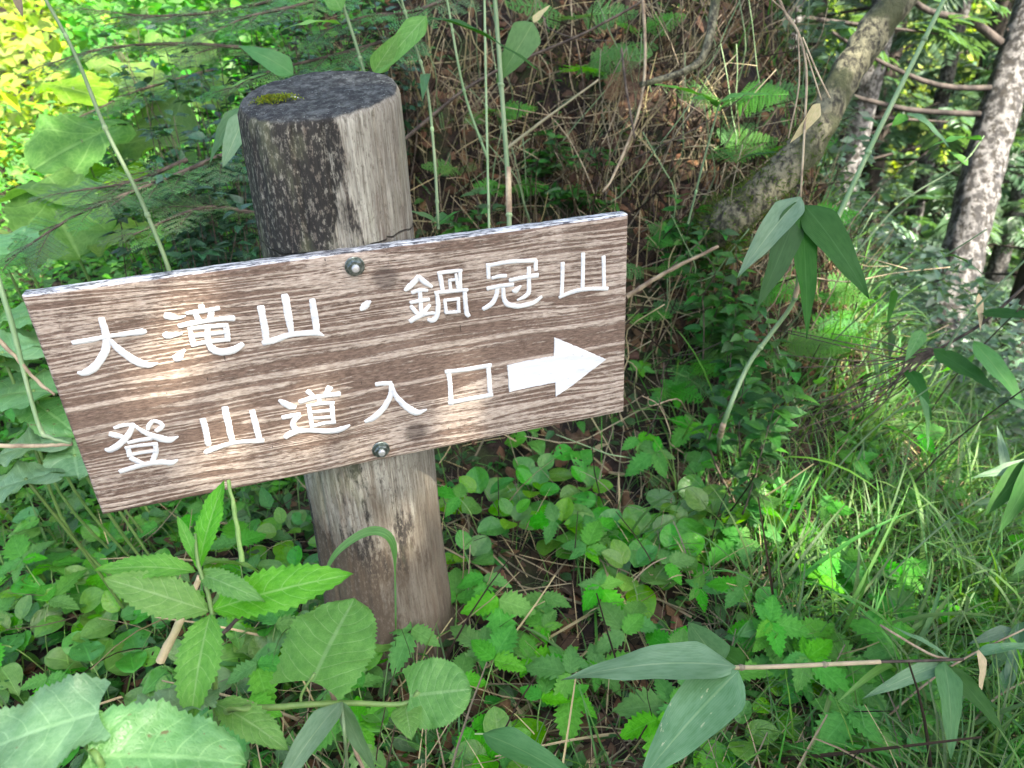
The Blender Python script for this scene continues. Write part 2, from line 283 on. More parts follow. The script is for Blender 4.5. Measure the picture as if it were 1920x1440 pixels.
    h = math_n(nt, 'ADD', math_n(nt, 'MULTIPLY', w, 0.5), math_n(nt, 'ADD', math_n(nt, 'MULTIPLY', ring, 1.4), math_n(nt, 'MULTIPLY', fine, 0.3)))
    h = math_n(nt, 'SUBTRACT', h, math_n(nt, 'MULTIPLY', cr, 0.6))
    return finish(m, nt, principled(nt, col, 0.72, 0.3, bump(nt, h, 0.7, 0.0022)))
M['board'] = make_board_mat()
def make_paint():
    m, nt = new_mat('white_paint')
    ob = nd(nt, 'ShaderNodeTexCoord').outputs['Object']
    n = noise_n(nt, mapv(nt, ob, (0.5, 1, 1.4)), 160, 5, 0.75)
    col = mixc(nt, sstep(nt, n, 0.58, 0.70), (0.68, 0.68, 0.65), (0.30, 0.27, 0.23))
    n2 = noise_n(nt, mapv(nt, ob, (0.2, 1, 1.4)), 70, 3, 0.6)
    col = mixc(nt, math_n(nt, 'MULTIPLY', sstep(nt, n2, 0.42, 0.62), 0.55), col, (0.42, 0.43, 0.45))
    return finish(m, nt, principled(nt, col, 0.55, 0.4, bump(nt, n, 0.4, 0.0008)))
M['paint'] = make_paint()
def make_metal(name, a, b, r):
    m, nt = new_mat(name)
    ob = nd(nt, 'ShaderNodeTexCoord').outputs['Object']
    n = noise_n(nt, ob, 260, 4, 0.7)
    return finish(m, nt, principled(nt, mixc(nt, sstep(nt, n, 0.4, 0.7), a, b), r, 0.5, bump(nt, n, 0.3, 0.0004), 0.85))
M['steel'] = make_metal('galvanised_steel', (0.10, 0.125, 0.11), (0.28, 0.32, 0.29), 0.28)
M['rod'] = make_metal('bright_bolt_end', (0.55, 0.55, 0.53), (0.75, 0.75, 0.74), 0.4)
M['white'] = simple_mat('pale_droppings', (0.5, 0.5, 0.45), (0.7, 0.7, 0.66), 80)

# ------------------------------------------------------------------ mesh helpers
def mesh_from(name, V, F, mat, uv=None, rnd=None, smooth=True):
    """V (n,3), F list/array of faces (quads or tris, -1 padded), uv per vertex (n,2)"""
    V = np.asarray(V, dtype=np.float32); me = bpy.data.meshes.new(name)
    F = np.asarray(F, dtype=np.int32)
    if F.shape[1] == 4:
        cnt = np.where(F[:, 3] < 0, 3, 4)
        loops = F.ravel(); loops = loops[loops >= 0]
    else:
        cnt = np.full(len(F), 3); loops = F.ravel()
    me.vertices.add(len(V)); me.vertices.foreach_set('co', V.ravel())
    me.loops.add(len(loops)); me.loops.foreach_set('vertex_index', loops)
    st = np.concatenate(([0], np.cumsum(cnt)[:-1])).astype(np.int32)
    me.polygons.add(len(F)); me.polygons.foreach_set('loop_start', st); me.polygons.foreach_set('loop_total', cnt.astype(np.int32))
    me.polygons.foreach_set('use_smooth', np.full(len(F), smooth))
    if uv is not None:
        l = me.uv_layers.new(name='UVMap'); l.data.foreach_set('uv', np.asarray(uv, dtype=np.float32)[loops].ravel())
    if rnd is not None:
        a = me.attributes.new('rnd', 'FLOAT', 'POINT'); a.data.foreach_set('value', np.asarray(rnd, dtype=np.float32))
    me.update(calc_edges=True); me.materials.append(mat)
    return me
def link(name, me, parent=None, **tags):
    o = bpy.data.objects.new(name, me); COL.objects.link(o)
    if parent is not None: o.parent = parent
    for k, v in tags.items(): o[k] = v
    return o
THINGS = []     # (object, phrase, label position) for the automatic labels
def thing(name, cat, loc, label=None, group=None):
    o = bpy.data.objects.new(name, None); COL.objects.link(o); o.location = Vector([float(q) for q in loc]); o.empty_display_size = 0.05
    o['category'] = cat
    if label: o['label'] = label
    if group: o['group'] = group
    return o
class Acc:
    def __init__(s): s.V = []; s.F = []; s.UV = []; s.R = []; s.n = 0
    def add(s, P, Mt, r=None):
        V, F, uv = P
        W = V @ Mt[:3, :3].T + Mt[:3, 3]
        s.V.append(W); s.F.append(np.where(F < 0, -1, F+s.n)); s.UV.append(uv); s.R.append(np.full(len(V), random.random() if r is None else r)); s.n += len(V)
    def raw(s, V, F, uv=None, r=None):
        s.add((np.asarray(V, float), np.asarray(F), np.zeros((len(V), 2)) if uv is None else uv), np.eye(4), r)
    def mesh(s, name, mat, smooth=True):
        return mesh_from(name, np.vstack(s.V), np.vstack(s.F), mat, np.vstack(s.UV), np.concatenate(s.R), smooth)
def nrm(v): v = np.asarray(v, float); return v/(np.linalg.norm(v)+1e-12)
def frame(p, d, n, L, Wd=None):
    """leaf axes: y along d (length L), z ~ n"""
    d = nrm(d); x = np.cross(d, n); 
    if np.linalg.norm(x) < 1e-4: x = np.cross(d, (0.3, 0.9, 0.1))
    x = nrm(x); z = np.cross(x, d); Wd = L if Wd is None else Wd
    Mt = np.eye(4); Mt[:3, 0] = x*Wd; Mt[:3, 1] = d*L; Mt[:3, 2] = z*L; Mt[:3, 3] = p
    return Mt
def leafgrid(wf, n, m, fold=0.2, droop=0.2, teeth=0, tamp=0.0, relief=0.0, rn=7, wave=0.0, curl=0.0, lobe=0.0, holes=0, seed=0, twist=0.0):
    """unit-length leaf along +y, wf(t) = half width"""
    T = np.linspace(0, 1, n+1); S = np.linspace(-1, 1, m+1)
    R = np.random.RandomState(seed)
    t, v = np.meshgrid(T, S, indexing='ij')
    w = np.array([wf(a) for a in T])[:, None]*np.ones_like(v)
    ed = np.abs(v)**3
    if teeth:
        tt = (t*teeth) % 1.0
        w = w*(1-tamp*ed*(1-np.clip(tt*1.0, 0, 1))*1.0)
        t = t + ed*0.5/teeth*0.8*np.sin(np.pi*np.clip(t, 0, 1))
    x = v*w
    yy = t.copy()
    if lobe: yy = yy - lobe*np.abs(v)**1.5*np.exp(-(t/0.13)**2)
    z = fold*np.abs(x) - droop*t*t + curl*np.abs(v)**2*w
    if relief:
        ph = (t*rn - np.abs(v)**0.8*rn*0.22)
        z = z - relief*np.abs(np.sin(np.pi*(ph)))*(-1)*np.clip(np.abs(v)*4, 0, 1)*(1-np.abs(v)**4) - relief*0.8*np.exp(-(v/0.12)**2)
    if wave: z = z + wave*np.sin(t*9+R.rand()*6+v*2.5)*np.abs(v) + wave*0.6*np.sin(t*21+R.rand()*6)*ed
    a = twist*t; x, z = x*np.cos(a)-z*np.sin(a)*0, z + x*np.sin(a)
    V = np.stack([x, yy, z], -1).reshape(-1, 3); uv = np.stack([t, v*0.5+0.5], -1).reshape(-1, 2)
    F = []
    hs = set()
    for _ in range(holes):
        i = R.randint(int(n*0.2), int(n*0.85)); j = R.randint(1, m-1)
        hs.add((i, j))
        if R.rand() < .4: hs.add((i, j+1 if j+1 < m-1 else j))
    for i in range(n):
        for j in range(m):
            if (i, j) in hs: continue
            q = i*(m+1)+j
            F.append((q, q+1, q+m+2, q+m+1))
    return V, np.array(F), uv
def tube(pts, rad, k=6, r=None, cap=True):
    P = np.asarray(pts, float); n = len(P); rad = np.broadcast_to(np.asarray(rad, float), (n,))
    T = np.gradient(P, axis=0); T /= np.linalg.norm(T, axis=1)[:, None]+1e-12
    ref = np.array([0.13, 0.21, 1.0]) if abs(T[0][2]) < 0.9 else np.array([1, 0.1, 0.0])
    x = nrm(np.cross(T[0], ref)); V = []; uv = []
    ang = np.linspace(0, 2*np.pi, k, endpoint=False)
    for i in range(n):
        x = nrm(x - T[i]*x.dot(T[i])); y = np.cross(T[i], x)
        V.append(P[i] + rad[i]*(np.cos(ang)[:, None]*x + np.sin(ang)[:, None]*y)); uv += [(i/(n-1), 0.5)]*k
    V = np.vstack(V); F = []
    for i in range(n-1):
        for j in range(k):
            F.append((i*k+j, i*k+(j+1) % k, (i+1)*k+(j+1) % k, (i+1)*k+j))
    if cap:
        c = len(V); V = np.vstack([V, P[-1][None]]); uv.append((1, 0.5))
        for j in range(k): F.append(((n-1)*k+j, (n-1)*k+(j+1) % k, c, -1))
    return V, np.array(F), np.array(uv)
def smooth_path(pts, n=12):
    P = np.asarray(pts, float)
    if len(P) < 3: return np.array([P[0]+(P[-1]-P[0])*t for t in np.linspace(0, 1, n)])
    Q = np.vstack([2*P[0]-P[1], P, 2*P[-1]-P[-2]]); out = []
    seg = len(P)-1; per = max(2, n//seg)
    for i in range(seg):
        a, b, c, d = Q[i:i+4]
        for t in np.linspace(0, 1, per, endpoint=False):
            out.append(0.5*((2*b)+(-a+c)*t+(2*a-5*b+4*c-d)*t*t+(-a+3*b-3*c+d)*t**3))
    out.append(P[-1]); return np.array(out)

# ------------------------------------------------------------------ leaf prototypes
def w_lance(a, p=0.42): return lambda t: a*(np.clip(t, 0, 1)**0.75)*(1-np.clip(t, 0, 1))**0.9*2.6
def w_sasa(a): return lambda t: a*min(1.0, (t/0.2))**0.65*(1-t**2.3)*(1-0.1*t) if t > 0 else 0.02*a
def w_ovate(a): return lambda t: a*(np.sin(np.pi*min(1, t**0.62)))**0.85 if 0 < t < 1 else 0.004
def w_oval(a): return lambda t: a*(np.sin(np.pi*t**0.9))**0.62 if 0 < t < 1 else 0.004
def w_heart(a): return lambda t: a*np.sqrt(max(0, 1-((t-0.38)/0.62)**2))**(1.0 if t < 0.38 else 1.25) if t < 1 else 0.004
def w_blade(a): return lambda t: a*(1-t)**0.6*min(1, 0.4+t*4)
P = {}
P['serrate'] = [leafgrid(w_lance(0.18), 64, 8, 0.3, 0.22+0.1*i, 16, 0.20, 0.005, 8, 0.02, seed=i) for i in range(3)]
P['broad'] = [leafgrid(w_heart(0.36), 54, 18, 0.12, 0.16+.1*i, 22, 0.13, 0.008, 7, 0.055, lobe=0.1, holes=0, seed=i+3) for i in range(3)]
P['round'] = [leafgrid(w_heart(0.45), 40, 16, 0.05, 0.12, 20, 0.12, 0.008, 6, 0.04, lobe=0.14, holes=0, seed=i+6) for i in range(2)]
P['coin'] = [leafgrid(w_oval(0.36+0.04*i), 10, 6, 0.25, 0.14, 0, 0, 0.010, 5, 0.012, seed=i) for i in range(3)]
P['bramble'] = [leafgrid(w_ovate(0.34+0.03*i), 32, 6, 0.22, 0.2, 8, 0.36, 0.008, 8, 0.02, seed=i+9) for i in range(3)]
P['lily'] = [leafgrid(w_ovate(0.30+0.03*i), 18, 12, 0.22, 0.26, 0, 0, 0.0, 6, 0.025, lobe=0.05, holes=(0, 5, 8)[i], seed=i+12) for i in range(3)]
P['sasa'] = [leafgrid(w_sasa(0.095), 18, 6, 0.22, 0.10+0.12*i, wave=0.012, seed=i+15, twist=0.1*i) for i in range(3)]
P['sasalow'] = [leafgrid(w_sasa(0.10), 6, 2, 0.3, 0.12+0.15*i, seed=i) for i in range(2)]
def w_fuki(a): return lambda t: a*np.sqrt(max(0, 1-((t-0.5)/0.5)**2))
P['fuki'] = [leafgrid(w_fuki(0.52), 30, 18, 0.12, 0.15, 15, 0.10, 0.016, 5, 0.07, lobe=0.3, seed=i+20) for i in range(3)]
def w_fukiF(a): return w_fuki(a)
P['blade'] = [leafgrid(w_blade(0.012), 6, 2, 1.0, 0.0, seed=i) for i in range(1)]
P['under'] = [leafgrid(w_ovate(0.30), 4, 2, 0.3, 0.25, seed=i) for i in range(2)]
P['under_s'] = [leafgrid(w_lance(0.16), 5, 2, 0.3, 0.3, seed=i) for i in range(2)]
P['dia'] = [(np.array([[0, 0, 0], [0.3, 0.5, 0.06], [0, 1, -0.1], [-0.3, 0.5, 0.06]], float), np.array([[0, 1, 2, -1], [0, 2, 3, -1]]), np.array([[0, .5], [.5, 1], [1, .5], [.5, 0]], float))]
def dead_leaf(seed):
    V, F, uv = leafgrid(w_ovate(0.36), 8, 6, -0.5, 0.2, 5, 0.25, 0.02, 6, 0.10, seed=seed)
    R = np.random.RandomState(seed); V = V.copy(); V[:, 2] += 0.12*np.sin(V[:, 0]*9+R.rand()*6)+0.14*np.sin(V[:, 1]*7+R.rand()*6); return V, F, uv
P['dead'] = [dead_leaf(40+i) for i in range(4)]
def arc_blade(Lw, bend, seed):       # an arching blade of unit length leaving the ground upright
    n = 9; th0 = 0.12; V = []; uv = []; p = np.zeros(3); R = np.random.RandomState(seed); tw = (R.rand()-.5)*1.2
    for i in range(n+1):
        t = i/n; a = th0 + bend*t**1.3
        w = Lw*(1-t)**0.55*min(1, 0.45+3*t)+0.0004
        sx = np.array([np.cos(tw*t), np.sin(tw*t)*0.6, 0])
        V += [p - sx*w, p + np.array([0, 0, -w*0.5]), p + sx*w]; uv += [(t, 0), (t, .5), (t, 1)]
        p = p + np.array([0, np.sin(a), np.cos(a)])/n
    F = []
    for i in range(n):
        for j in range(2): q = i*3+j; F.append((q, q+1, q+4, q+3))
    return np.array(V), np.array(F), np.array(uv, float)
P['arc'] = [arc_blade(0.010+0.004*(i % 3), 0.5+0.45*i, i) for i in range(5)]
def arc_low(Lw, bend):
    n = 4; V = []; uv = []; p = np.zeros(3)
    for i in range(n+1):
        t = i/n; a = 0.15+bend*t; w = Lw*(1-t)**0.6+0.0003
        V += [p+np.array([-w, 0, 0]), p+np.array([w, 0, 0])]; uv += [(t, 0.2), (t, .8)]; p = p+np.array([0, np.sin(a), np.cos(a)])/n
    return np.array(V), np.array([(2*i, 2*i+1, 2*i+3, 2*i+2) for i in range(n)]), np.array(uv, float)
P['arclow'] = [arc_low(0.011, 0.4+0.5*i) for i in range(4)]
def fern_frond(seed=0, n=13, sub=8):
    A = Acc(); R = np.random.RandomState(seed)
    A.add(tube([(0, 0, 0), (0, .3, .02), (0, .6, 0.0), (0, .98, -.1)], [0.006, 0.005, 0.004, 0.002], 4), np.eye(4), .5)
    for i in range(n):
        f = i/n; y = 0.22+0.76*f; L = (0.30*(1-f)**0.85+0.02)*(0.75+0.25*min(1, i/2)); z = 0.02-0.14*y*y; gap = 0.76/n
        for sgn in (-1, 1):
            base = np.array([0, y+R.randn()*.004, z]); d = nrm((sgn, 0.38+.1*R.randn(), -0.15+.08*R.randn()))
            for k in range(sub):
                u = (k+0.4)/sub; q = base+d*L*u; ll = gap*0.72*(1-u)**0.5+0.006
                for s2 in (-1, 1):
                    A.add(P['dia'][0], frame(q, nrm(d*0.45+np.cross(d, (0, 0, 1))*s2), (0, 0, 1), ll, L/sub*1.9), .5)
            A.add(P['dia'][0], frame(base+d*L*0.85, d, (0, 0, 1), L*0.22, L*0.10), .5)
    return np.vstack(A.V), np.vstack(A.F), np.vstack(A.UV)
P['fern'] = [fern_frond(0), fern_frond(1, 10, 6)]
def spray(seed, nb=9, nn=13, flat=0.12):
    """flat hemlock spray: twig, side twigs, two rows of needles"""
    A = Acc(); T = Acc(); R = np.random.RandomState(seed)
    T.add(tube([(0, 0, 0), (0, .5, .03), (0, 1, -.06)], [0.009, 0.006, 0.002], 4), np.eye(4), .5)
    ndl = (np.array([[-.5, 0, 0], [.5, 0, 0], [.42, .9, 0], [-.42, .9, 0]], float)*[1, 1, 1], np.array([[0, 1, 2, 3]]), np.array([[0, .3], [0, .7], [1, .7], [1, .3]], float))
    def row(p0, d, L, n):
        for k in range(n):
            u = (k+.5)/n; q = p0+d*L*u; q[2] -= 0.05*u*u*L
            for s2 in (-1, 1):
                dd = nrm(np.cross(d, (0, 0, 1))*s2+d*0.5+R.randn(3)*0.12)
                A.add(ndl, frame(q, dd, (0, 0, 1)+R.randn(3)*.15, 0.052, 0.015), .3+.4*R.rand())
    row(np.zeros(3), np.array([0, 1., 0]), 1.0, nn*2)
    for i in range(nb):
        t = 0.10+0.84*i/nb; L = 0.46*(1-t)**0.8+0.06
        for sgn in (-1, 1):
            d = nrm((sgn*0.85, 0.75, R.randn()*flat)); p0 = np.array([0, t+R.randn()*.01, 0.03*t])
            T.add(tube([p0, p0+d*L], [0.004, 0.0015], 3), np.eye(4), .5); row(p0, d, L*(.8+.4*R.rand()), max(4, int(nn*L/0.5)+2))
    return (np.vstack(A.V), np.vstack(A.F), np.vstack(A.UV)), (np.vstack(T.V), np.vstack(T.F), np.vstack(T.UV))
SPR = [spray(1), spray(2, 7, 11), spray(3, 10, 12)]
def far_spray(seed):
    A = Acc(); R = np.random.RandomState(seed)
    for i in range(12):
        t = i/12; L = 0.42*(1-t)**.7+.08
        for sgn in (-1, 1):
            A.add(P['dia'][0], frame(np.array([0, t, -.12*t*t]), (sgn*.9, .7, -.25+R.randn()*.15), (R.randn()*.3, 0, 1), L, L*.42), R.rand())
    return np.vstack(A.V), np.vstack(A.F), np.vstack(A.UV)
FSP = [far_spray(5), far_spray(6)]

MESHCACHE = {}
def pmesh(kind, i, mat):
    key = (kind, i, mat)
    if key not in MESHCACHE:
        V, F, uv = P[kind][i] if kind in P else SPR[i][0]
        MESHCACHE[key] = mesh_from(kind+'_shape', V, F, M[mat], uv, np.zeros(len(V)))
    return MESHCACHE[key]
def put(name, kind, mat, Mt, parent, i=None):
    me = pmesh(kind, random.randrange(len(P[kind])) if i is None else i, mat)
    o = link(name, me, parent); inv = Matrix.Translation(-parent.location)
    o.matrix_local = inv @ Matrix(Mt.tolist())
    return o
def put_tube(name, pts, rad, mat, parent, k=6, smooth=True):
    V, F, uv = tube(pts, rad, k); V = V-np.array(parent.location)
    return link(name, mesh_from(name, V, F, M[mat], uv, np.zeros(len(V))), parent)

# ------------------------------------------------------------------ terrain
def sst(a, b, x): t = np.clip((x-a)/(b-a), 0, 1); return t*t*(3-2*t)
def spl(x, k): return np.log1p(np.exp(np.clip(x/k, -30, 30)))*k
def H(x, y, rough=True):
    x = np.asarray(x, float); y = np.asarray(y, float)
    B = sst(-0.85, -0.05, x+0.22*(y-2.0))*(1-sst(0.70, 1.55, x-0.10*(y-2)))
    bk = 1.08*spl(y-1.78+0.10*np.sin(x*3.1), 0.10); bk = 2.3*np.tanh(bk/2.3)
    h = B*bk
    lf = 1-sst(-0.7, 0.0, x)
    h = h + lf*(0.09*spl(y-1.2, 0.2) + 0.10*spl(y-6.5, 1.0))
    h = h - 0.60*spl(x-0.85, 0.25)*(1-sst(3, 9, x)*0.6)*sst(0.2, 1.2, y)
    h = h - sst(2.4, 9.0, y)*sst(0.5, 3.0, x-0.12*y)*2.6
    r = np.sqrt(x*x+y*y); h = h + 0.42*spl(r-20, 3.0)*sst(-0.2, 0.4, y/(r+0.01))
    h = h + 0.055*np.exp(-((x+0.22)**2+(y-1.12)**2)/0.09)
    if rough:
        h = h + 0.025*np.sin(x*7.3+np.sin(y*5.1)*1.3)*np.sin(y*6.7+1.0) + 0.012*np.sin(x*17+y*11)*np.cos(y*19-x*7)
        h = h + B*sst(1.8, 2.2, y)*(0.06*np.sin(x*9+y*4)*np.sin(y*11+x*2)+0.03*np.sin(x*23)*np.sin(y*27))
    return h
def ground(px, py):
    r = ray(px, py); d = 0.35
    while d < 60:
        p = CAM+d*r
        if p[2] < H(p[0], p[1]): break
        d += 0.01 if d < 5 else 0.1
    return CAM+d*r
def spaced(lo, hi, core0, core1, nc, nf):
    a = np.linspace(core0, core1, nc)
    g = np.geomspace(1, 60, nf)-1; g = g/g[-1]
    return np.concatenate([core0-(core0-lo)*g[::-1][:-1], a, core1+(hi-core1)*g[1:]])
gx = spaced(-90, 90, -2.2, 2.6, 200, 46); gy = spaced(-40, 120, -0.2, 3.6, 165, 46)
XX, YY = np.meshgrid(gx, gy, indexing='ij'); ZZ = H(XX, YY)
near = (np.abs(XX) < 3.5) & (YY > -1) & (YY < 4.5)
for i in range(XX.shape[0]):
    for j in range(XX.shape[1]):
        if near[i, j]:
            ZZ[i, j] += 0.018*mnoise.fractal(Vector((XX[i, j]*9, YY[i, j]*9, 0.3)), 1.0, 2.0, 3)
V = np.stack([XX, YY, ZZ], -1).reshape(-1, 3); nx, ny = XX.shape
idx = np.arange(nx*ny).reshape(nx, ny)
F = np.stack([idx[:-1, :-1], idx[1:, :-1], idx[1:, 1:], idx[:-1, 1:]], -1).reshape(-1, 4)
link('ground', mesh_from('ground', V, F, M['soil'], V[:, :2], np.full(len(V), .5)), kind='structure')

# ------------------------------------------------------------------ the sign
S0 = 0.9
cor = [(45, 549), (1180, 405), (1168, 778), (186, 966)]
rr = [ray(*c) for c in cor]
s = np.linalg.solve(np.array([rr[1], -rr[2], rr[3]]).T, rr[0])
cp = [CAM+S0*rr[0], CAM+S0*s[0]*rr[1], CAM+S0*s[1]*rr[2], CAM+S0*s[2]*rr[3]]
ctr = sum(cp)/4; yaw = math.atan2((cp[1]-cp[0])[1], (cp[1]-cp[0])[0])
BW = np.linalg.norm(cp[1]-cp[0]); BH = np.linalg.norm(cp[3]-cp[0]); BT = 0.024
bx = np.array([math.cos(yaw), math.sin(yaw), 0]); bn = np.array([math.sin(yaw), -math.cos(yaw), 0]); bz = np.array([0, 0, 1.0])
def b_local(px, py):       # sight line -> board face coordinates
    r = ray(px, py); t = (ctr-CAM).dot(bn)/r.dot(bn); q = CAM+t*r-ctr
    return q.dot(bx), q[2]
# log axis just behind the board
r0 = ray(640, 660); RAD = 0.105
base_ax = ctr - bn*(BT+RAD-0.006)
ax = {}
for nm, (px, py) in {'top': (597, 172), 'mid': (655, 600), 'bot': (733, 1170)}.items():
    r = ray(px, py); n2 = bn
    t = (base_ax-CAM).dot(n2)/r.dot(n2); ax[nm] = CAM+t*r
top = ax['top']; bot = ax['bot']
axis = nrm(top-bot)
root = thing('trail_sign', 'trail sign', (bot[0], bot[1], H(bot[0], bot[1])), 'weathered log post with a brown wooden direction board bolted across it')
def L(p): return np.asarray(p)-np.array(root.location)
# log: rings of vertices with worn, fluted sides and a slanted top
ztop = top[2]; zb = -0.25; rows = 80; K = 220; Vl = []; uvl = []
slant = np.array([0.02, 0.17])
def axp(z): return bot+axis*((z-bot[2])/axis[2])
zs = list(np.linspace(zb, ztop-0.012, rows))
for i, z in enumerate(zs):
    c = axp(z)
    for j in range(K):
        a = 2*math.pi*j/K
        rr_ = RAD*(1.0+0.13*max(0, 1-max(0, z-.02)/.32)**1.5)*(1+0.012*math.sin(3*a+1)+0.008*math.sin(7*a+z*3)) + 0.0022*mnoise.noise(Vector((math.cos(a)*9, math.sin(a)*9, z*1.2)))+0.0012*mnoise.noise(Vector((math.cos(a)*30, math.sin(a)*30, z*2.5)))
        for (ca, z0_, z1_, dp) in ((4.55, .62, 1.2, .006), (5.25, .1, .8, .005), (4.9, .75, 1.2, .004), (5.6, .5, 1.2, .005), (4.1, .0, .55, .005), (5.0, .0, .35, .004)):
            da = (a-ca-.05*mnoise.noise(Vector((ca, z*4, 1)))+math.pi) % (2*math.pi)-math.pi
            if z0_ < z < z1_: rr_ -= dp*math.exp(-(da/.03)**2)*min(1, (z-z0_)/.08, (z1_-z)/.08)
        if z > ztop-0.06: rr_ -= 0.0012*((z-ztop+0.06)/0.06)
        fr = (z-zs[0])/(zs[-1]-zs[0]); zo = fr**6*(slant[0]*math.cos(a)+slant[1]*math.sin(a))*rr_
        Vl.append((c[0]+rr_*math.cos(a), c[1]+rr_*math.sin(a), z+zo))
ctop = axp(ztop)
for q, (rf, dz) in enumerate(((0.99, 0.006), (0.965, 0.010), (0.9, 0.0115), (0.75, 0.012), (0.55, 0.0115), (0.35, 0.011), (0.15, 0.0108), (0.01, 0.0108))):
    for j in range(K):
        a = 2*math.pi*j/K; r_ = RAD*0.985*rf*(1+0.012*math.sin(3*a+1)+0.008*math.sin(7*a+z*3))
        nz_ = 0.0022*mnoise.noise(Vector((math.cos(a)*rf*6, math.sin(a)*rf*6, 3.0)))+0.0012*mnoise.noise(Vector((math.cos(a)*rf*19, math.sin(a)*rf*19, 7.0)))
        Vl.append((ctop[0]+r_*math.cos(a), ctop[1]+r_*math.sin(a), ztop-0.012+dz+(slant[0]*math.cos(a)+slant[1]*math.sin(a))*r_+nz_*(q > 0)))
Fl = []
for i in range(rows+7):
    for j in range(K): Fl.append((i*K+j, i*K+(j+1) % K, (i+1)*K+(j+1) % K, (i+1)*K+j))
Fl.append((0, 0, 0, -1)); Fl.pop()
Vl = np.array(Vl)
# local frame of the log: x,y about its axis, z above the ground
lo = np.array([axp(0.5)[0], axp(0.5)[1], root.location.z])
log = link('log', mesh_from('log', Vl-lo, Fl, M['log']), root); log.location = Vector(lo)-root.location

# board: bevelled slab with a slightly uneven outline
def slab(Wd, Ht, Th):
    nx_, nz_ = 120, 44; bev = 0.0025; V = []; F = []
    def pt(i, k, y):
        x = -Wd/2+Wd*i/nx_; z = -Ht/2+Ht*k/nz_
        if k in (0, nz_): z += 0.0009*mnoise.noise(Vector((x*40, k, 1)))
        if i in (0, nx_): x += 0.0006*mnoise.noise(Vector((z*50, i, 2)))
        return x, z
    for y0, inset in ((0, bev), (bev, 0), (Th-bev, 0), (Th, bev)):
        for i in range(nx_+1):
            for k in range(nz_+1):
                x, z = pt(i, k, 0)
                x = max(-Wd/2+inset, min(Wd/2-inset, x)) if inset else x; z = max(-Ht/2+inset, min(Ht/2-inset, z)) if inset else z
                yy = y0
                if y0 == 0: yy += 0.0003*mnoise.noise(Vector((x*3, z*70, 5)))+0.0003*mnoise.noise(Vector((x*1.5, z*28, 9)))
                V.append((x, yy, z))
    n1 = (nx_+1)*(nz_+1); I = lambda s_, i, k: s_*n1+i*(nz_+1)+k
    for i in range(nx_):
        for k in range(nz_):
            F.append((I(0, i, k), I(0, i+1, k), I(0, i+1, k+1), I(0, i, k+1)))
            F.append((I(3, i, k), I(3, i, k+1), I(3, i+1, k+1), I(3, i+1, k)))
    for s_ in range(3):
        for i in range(nx_):
            F.append((I(s_, i, 0), I(s_+1, i, 0), I(s_+1, i+1, 0), I(s_, i+1, 0)))
            F.append((I(s_, i, nz_), I(s_, i+1, nz_), I(s_+1, i+1, nz_), I(s_+1, i, nz_)))
        for k in range(nz_):
            F.append((I(s_, 0, k), I(s_, 0, k+1), I(s_+1, 0, k+1), I(s_+1, 0, k)))
            F.append((I(s_, nx_, k), I(s_+1, nx_, k), I(s_+1, nx_, k+1), I(s_, nx_, k+1)))
    V = np.array(V); used = np.unique(np.array(F)); mp = -np.ones(len(V), int); mp[used] = np.arange(len(used))
    return V[used], mp[np.array(F)]
Vb, Fb = slab(BW, BH, BT)
board = link('board', mesh_from('board', Vb, Fb, M['board']), root)
board.location = Vector(ctr)-root.location; board.rotation_euler = (0, 0, yaw)
